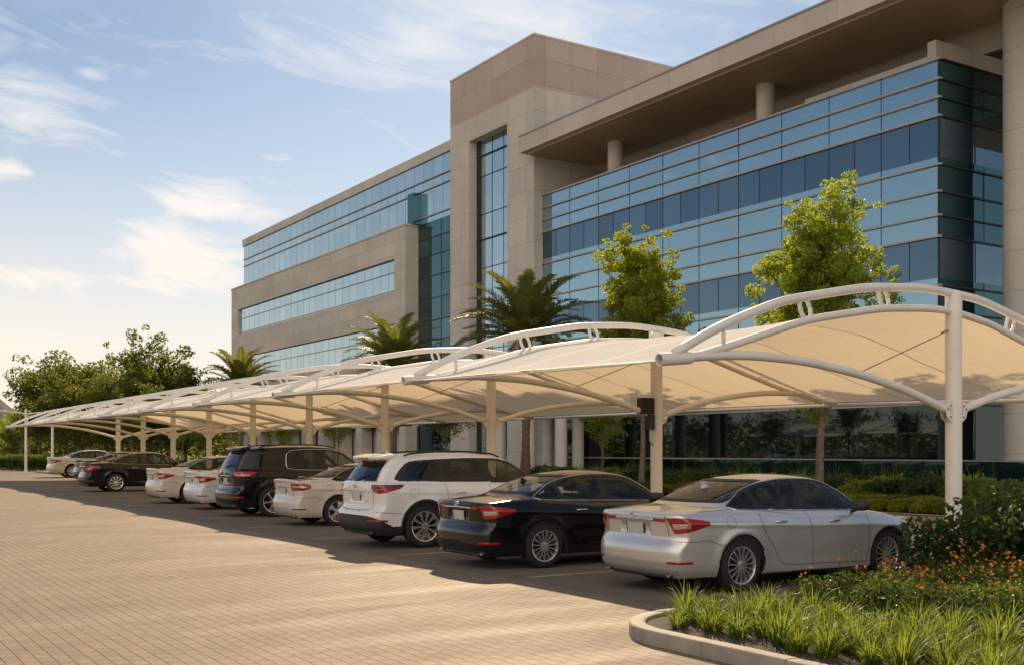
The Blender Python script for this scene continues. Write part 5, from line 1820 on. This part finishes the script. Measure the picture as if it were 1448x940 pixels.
# far-off wood
C = []
for k in range(330):
    px = rf.uniform(-80, 420); d = rf.uniform(175, 260); x, y = gp(px, d)
    hh = rf.uniform(3.5, 8.5)
    v = rf.normal(size=(60, 3)); v /= np.linalg.norm(v, axis=1)[:, None]; v *= rf.uniform(.4, 1, 60)[:, None]
    C.append(np.array([x, y, hh * .5]) + v * np.array([3.6, 3.6, hh * .52]))
C = np.concatenate(C)
V, F = leaf_quads(C, 1.1, rf)
tag(raw_mesh('far_wood', V, F, L_far, None, False), label='distant dark belt of trees on the horizon', cat='woodland', kind='stuff')
# wood behind the camera's left, seen only as a reflection in the glass
C = []
for k in range(420):
    x = rf.uniform(-95, -60); y = -40 + 330 * k / 420 + rf.uniform(-3, 3); hh = rf.uniform(5, 10)
    v = rf.normal(size=(50, 3)); v /= np.linalg.norm(v, axis=1)[:, None]; v *= rf.uniform(.4, 1, 50)[:, None]
    C.append(np.array([x, y, hh * .5]) + v * np.array([3.2, 3.2, hh * .52]))
V, F = leaf_quads(np.concatenate(C), 1.0, rf)
tag(raw_mesh('far_wood', V, F, L_far, None, False), label='tree belt across the drive, reflected in the office glass', cat='woodland', kind='stuff')

# ------------------------------------------------------------------ shrubs and beds
rb = np.random.default_rng(31)
lab_h = {'low': 'low clipped yellow-green shrub in the hedge row behind the footpath', 'mid': 'rounded green shrub in the back row before the glass balustrade', 'far': 'low green shrub at the foot of the office wing'}
lowv = [make_shrub('low_shrub', rb, .95, .42, 2200, .075, m_) for m_ in (L_lime, L_shrub, L_lime)]
midv = [make_shrub('round_shrub', rb, 1.3, .75, 2600, .10, m_) for m_ in (L_shrub, L_lime, L_dark)]
used = set()
def scatter(src, n, fx, label, cat, group, z=.13, smin_=.85, smax_=1.2, pick=None):
    for i in range(n):
        k = rb.integers(0, len(src)) if pick is None else pick(i)
        s0 = src[k]
        if s0.name not in used: used.add(s0.name); o = s0
        else: o = copy_tree(s0)
        x, y = fx(i)
        at(o, x, y, z, rb.uniform(0, 360), rb.uniform(smin_, smax_), label=label, cat=cat, group=group)
scatter(lowv, 84, lambda i: (22.6 + (i % 3) * .78 + rb.uniform(-.15, .15), 14.0 + (i // 3) * .85 + rb.uniform(-.1, .1)), lab_h['low'], 'shrub', 'low clipped hedge behind the footpath', smin_=.8, smax_=1.05)
scatter(midv, 54, lambda i: (27.9 + (i % 2) * 1.3 + rb.uniform(-.4, .4), 16.5 + (i // 2) * 1.0 + rb.uniform(-.2, .2)), lab_h['mid'], 'shrub', 'rounded shrubs before the balustrade')
scatter(midv, 40, lambda i: (23.5 + (i % 2) * 1.6 + rb.uniform(-.5, .5), 45 + (i // 2) * 2.2 + rb.uniform(-.5, .5)), lab_h['far'], 'shrub', 'shrubs along the office wing')
spk = [make_grass(rb, 60, 1.0, .035, .12, L_lime), make_grass(rb, 46, 1.15, .045, .10, L_shrub)]
for o in spk: o.name = 'spiky_plant'
scatter(spk, 26, lambda i: (30.9 + rb.uniform(-.6, .9), 22 + i * 1.15 + rb.uniform(-.5, .5)), 'tall strap-leaved plant rising behind the rounded shrubs', 'plant', 'strap-leaved plants before the balustrade')
rust = make_shrub('rusty_shrub', rb, .8, .55, 1200, .08, L_rust)
at(rust, 24.9, 28.3, .13, 0, 1, label='rust-red leafy shrub behind the silver saloon roof, left of the tree trunk', cat='shrub')
# clipped hedge at the far kerb
hd_ = make_shrub('clipped_hedge', rb, 1.6, 1.25, 3000, .12, L_shrub, .12)
k = 0
for i in range(9):
    o = hd_ if i == 0 else copy_tree(hd_)
    x, y = gp(14 + i * 9.5, 87.5)
    at(o, x, y + 2.2, .03, 40 * i, 1.0, label='clipped dark green shrub in the hedge beyond the far kerb', cat='hedge', group='clipped hedge beyond the far kerb')

# near island bed: grass clumps, flowers and shrubs
gc = [make_grass(rb, 130, .34, .013), make_grass(rb, 110, .31, .013), make_grass(rb, 150, .33, .012), make_grass(rb, 105, .38, .014)]
pts = []
for y in np.arange(3.0, 7.95, .34):
    for x in np.arange(6.52, 8.75, .33):
        xx, yy = x + rb.uniform(-.08, .08), y + rb.uniform(-.08, .08)
        lim = 8.5 if yy < 7.2 else 8.2
        if xx > lim: continue
        if math.hypot(min(0, xx - 7.0), max(0, yy - 7.15)) > .62: continue
        if yy > 7.85: continue
        pts.append((xx, yy))
first = set()
for i, (x, y) in enumerate(pts):
    k = int(rb.integers(0, 4))
    o = gc[k] if k not in first else gc[k].copy()
    if k in first: COL.objects.link(o)
    first.add(k)
    at(o, x, y, .085, rb.uniform(0, 360), rb.uniform(.75, 1.1), label='arching yellow-green grass clump in the bed behind the curved kerb', cat='grass clump', group='grass clumps in the near bed')
fl = [make_flower(rb) for _ in range(4)]
first = set(); i = 0
for y in np.arange(4.6, 8.2, .46):
    for x in np.arange(8.35, 13.2, .52):
        xx, yy = x + rb.uniform(-.15, .15), y + rb.uniform(-.14, .14)
        if yy > 7.75: continue
        if xx > 11.4 and yy > 6.6: continue
        if xx > 9.2 and yy < 5.1: continue
        k = int(rb.integers(0, 4)); o = fl[k] if k not in first else copy_tree(fl[k]); first.add(k)
        at(o, xx, yy, .08, rb.uniform(0, 360), rb.uniform(.8, 1.1), label='low green plant with small orange blossoms in the near bed', cat='flowering plant', group='orange flowering plants in the near bed')
bs = [make_shrub('leafy_bush', rb, 1.9, 1.15, 7000, .085, m_, .45) for m_ in (L_dark, L_shrub, L_dark)]
bp = [(11.7, 7.6, .95, 'dark bush nearest the front wheel of the silver saloon'), (12.9, 7.8, 1.1, 'dark leafy bush at the foot of the end column'), (12.9, 6.9, 1.0, 'larger dark bush right of the end column'), (11.8, 6.3, .78, 'green bush behind the orange flowers at the right edge'),
      (14.9, 9.3, .85, 'smaller bush behind the others beside the end column'), (15.6, 8.4, 1.0, 'bush half hidden behind the dark ones at the right edge')]
for i, (x, y, sc, lb) in enumerate(bp):
    o = bs[i] if i < 3 else copy_tree(bs[i % 3])
    at(o, x, y, .09, 70 * i, sc, label=lb, cat='bush', group='leafy bushes round the end column')
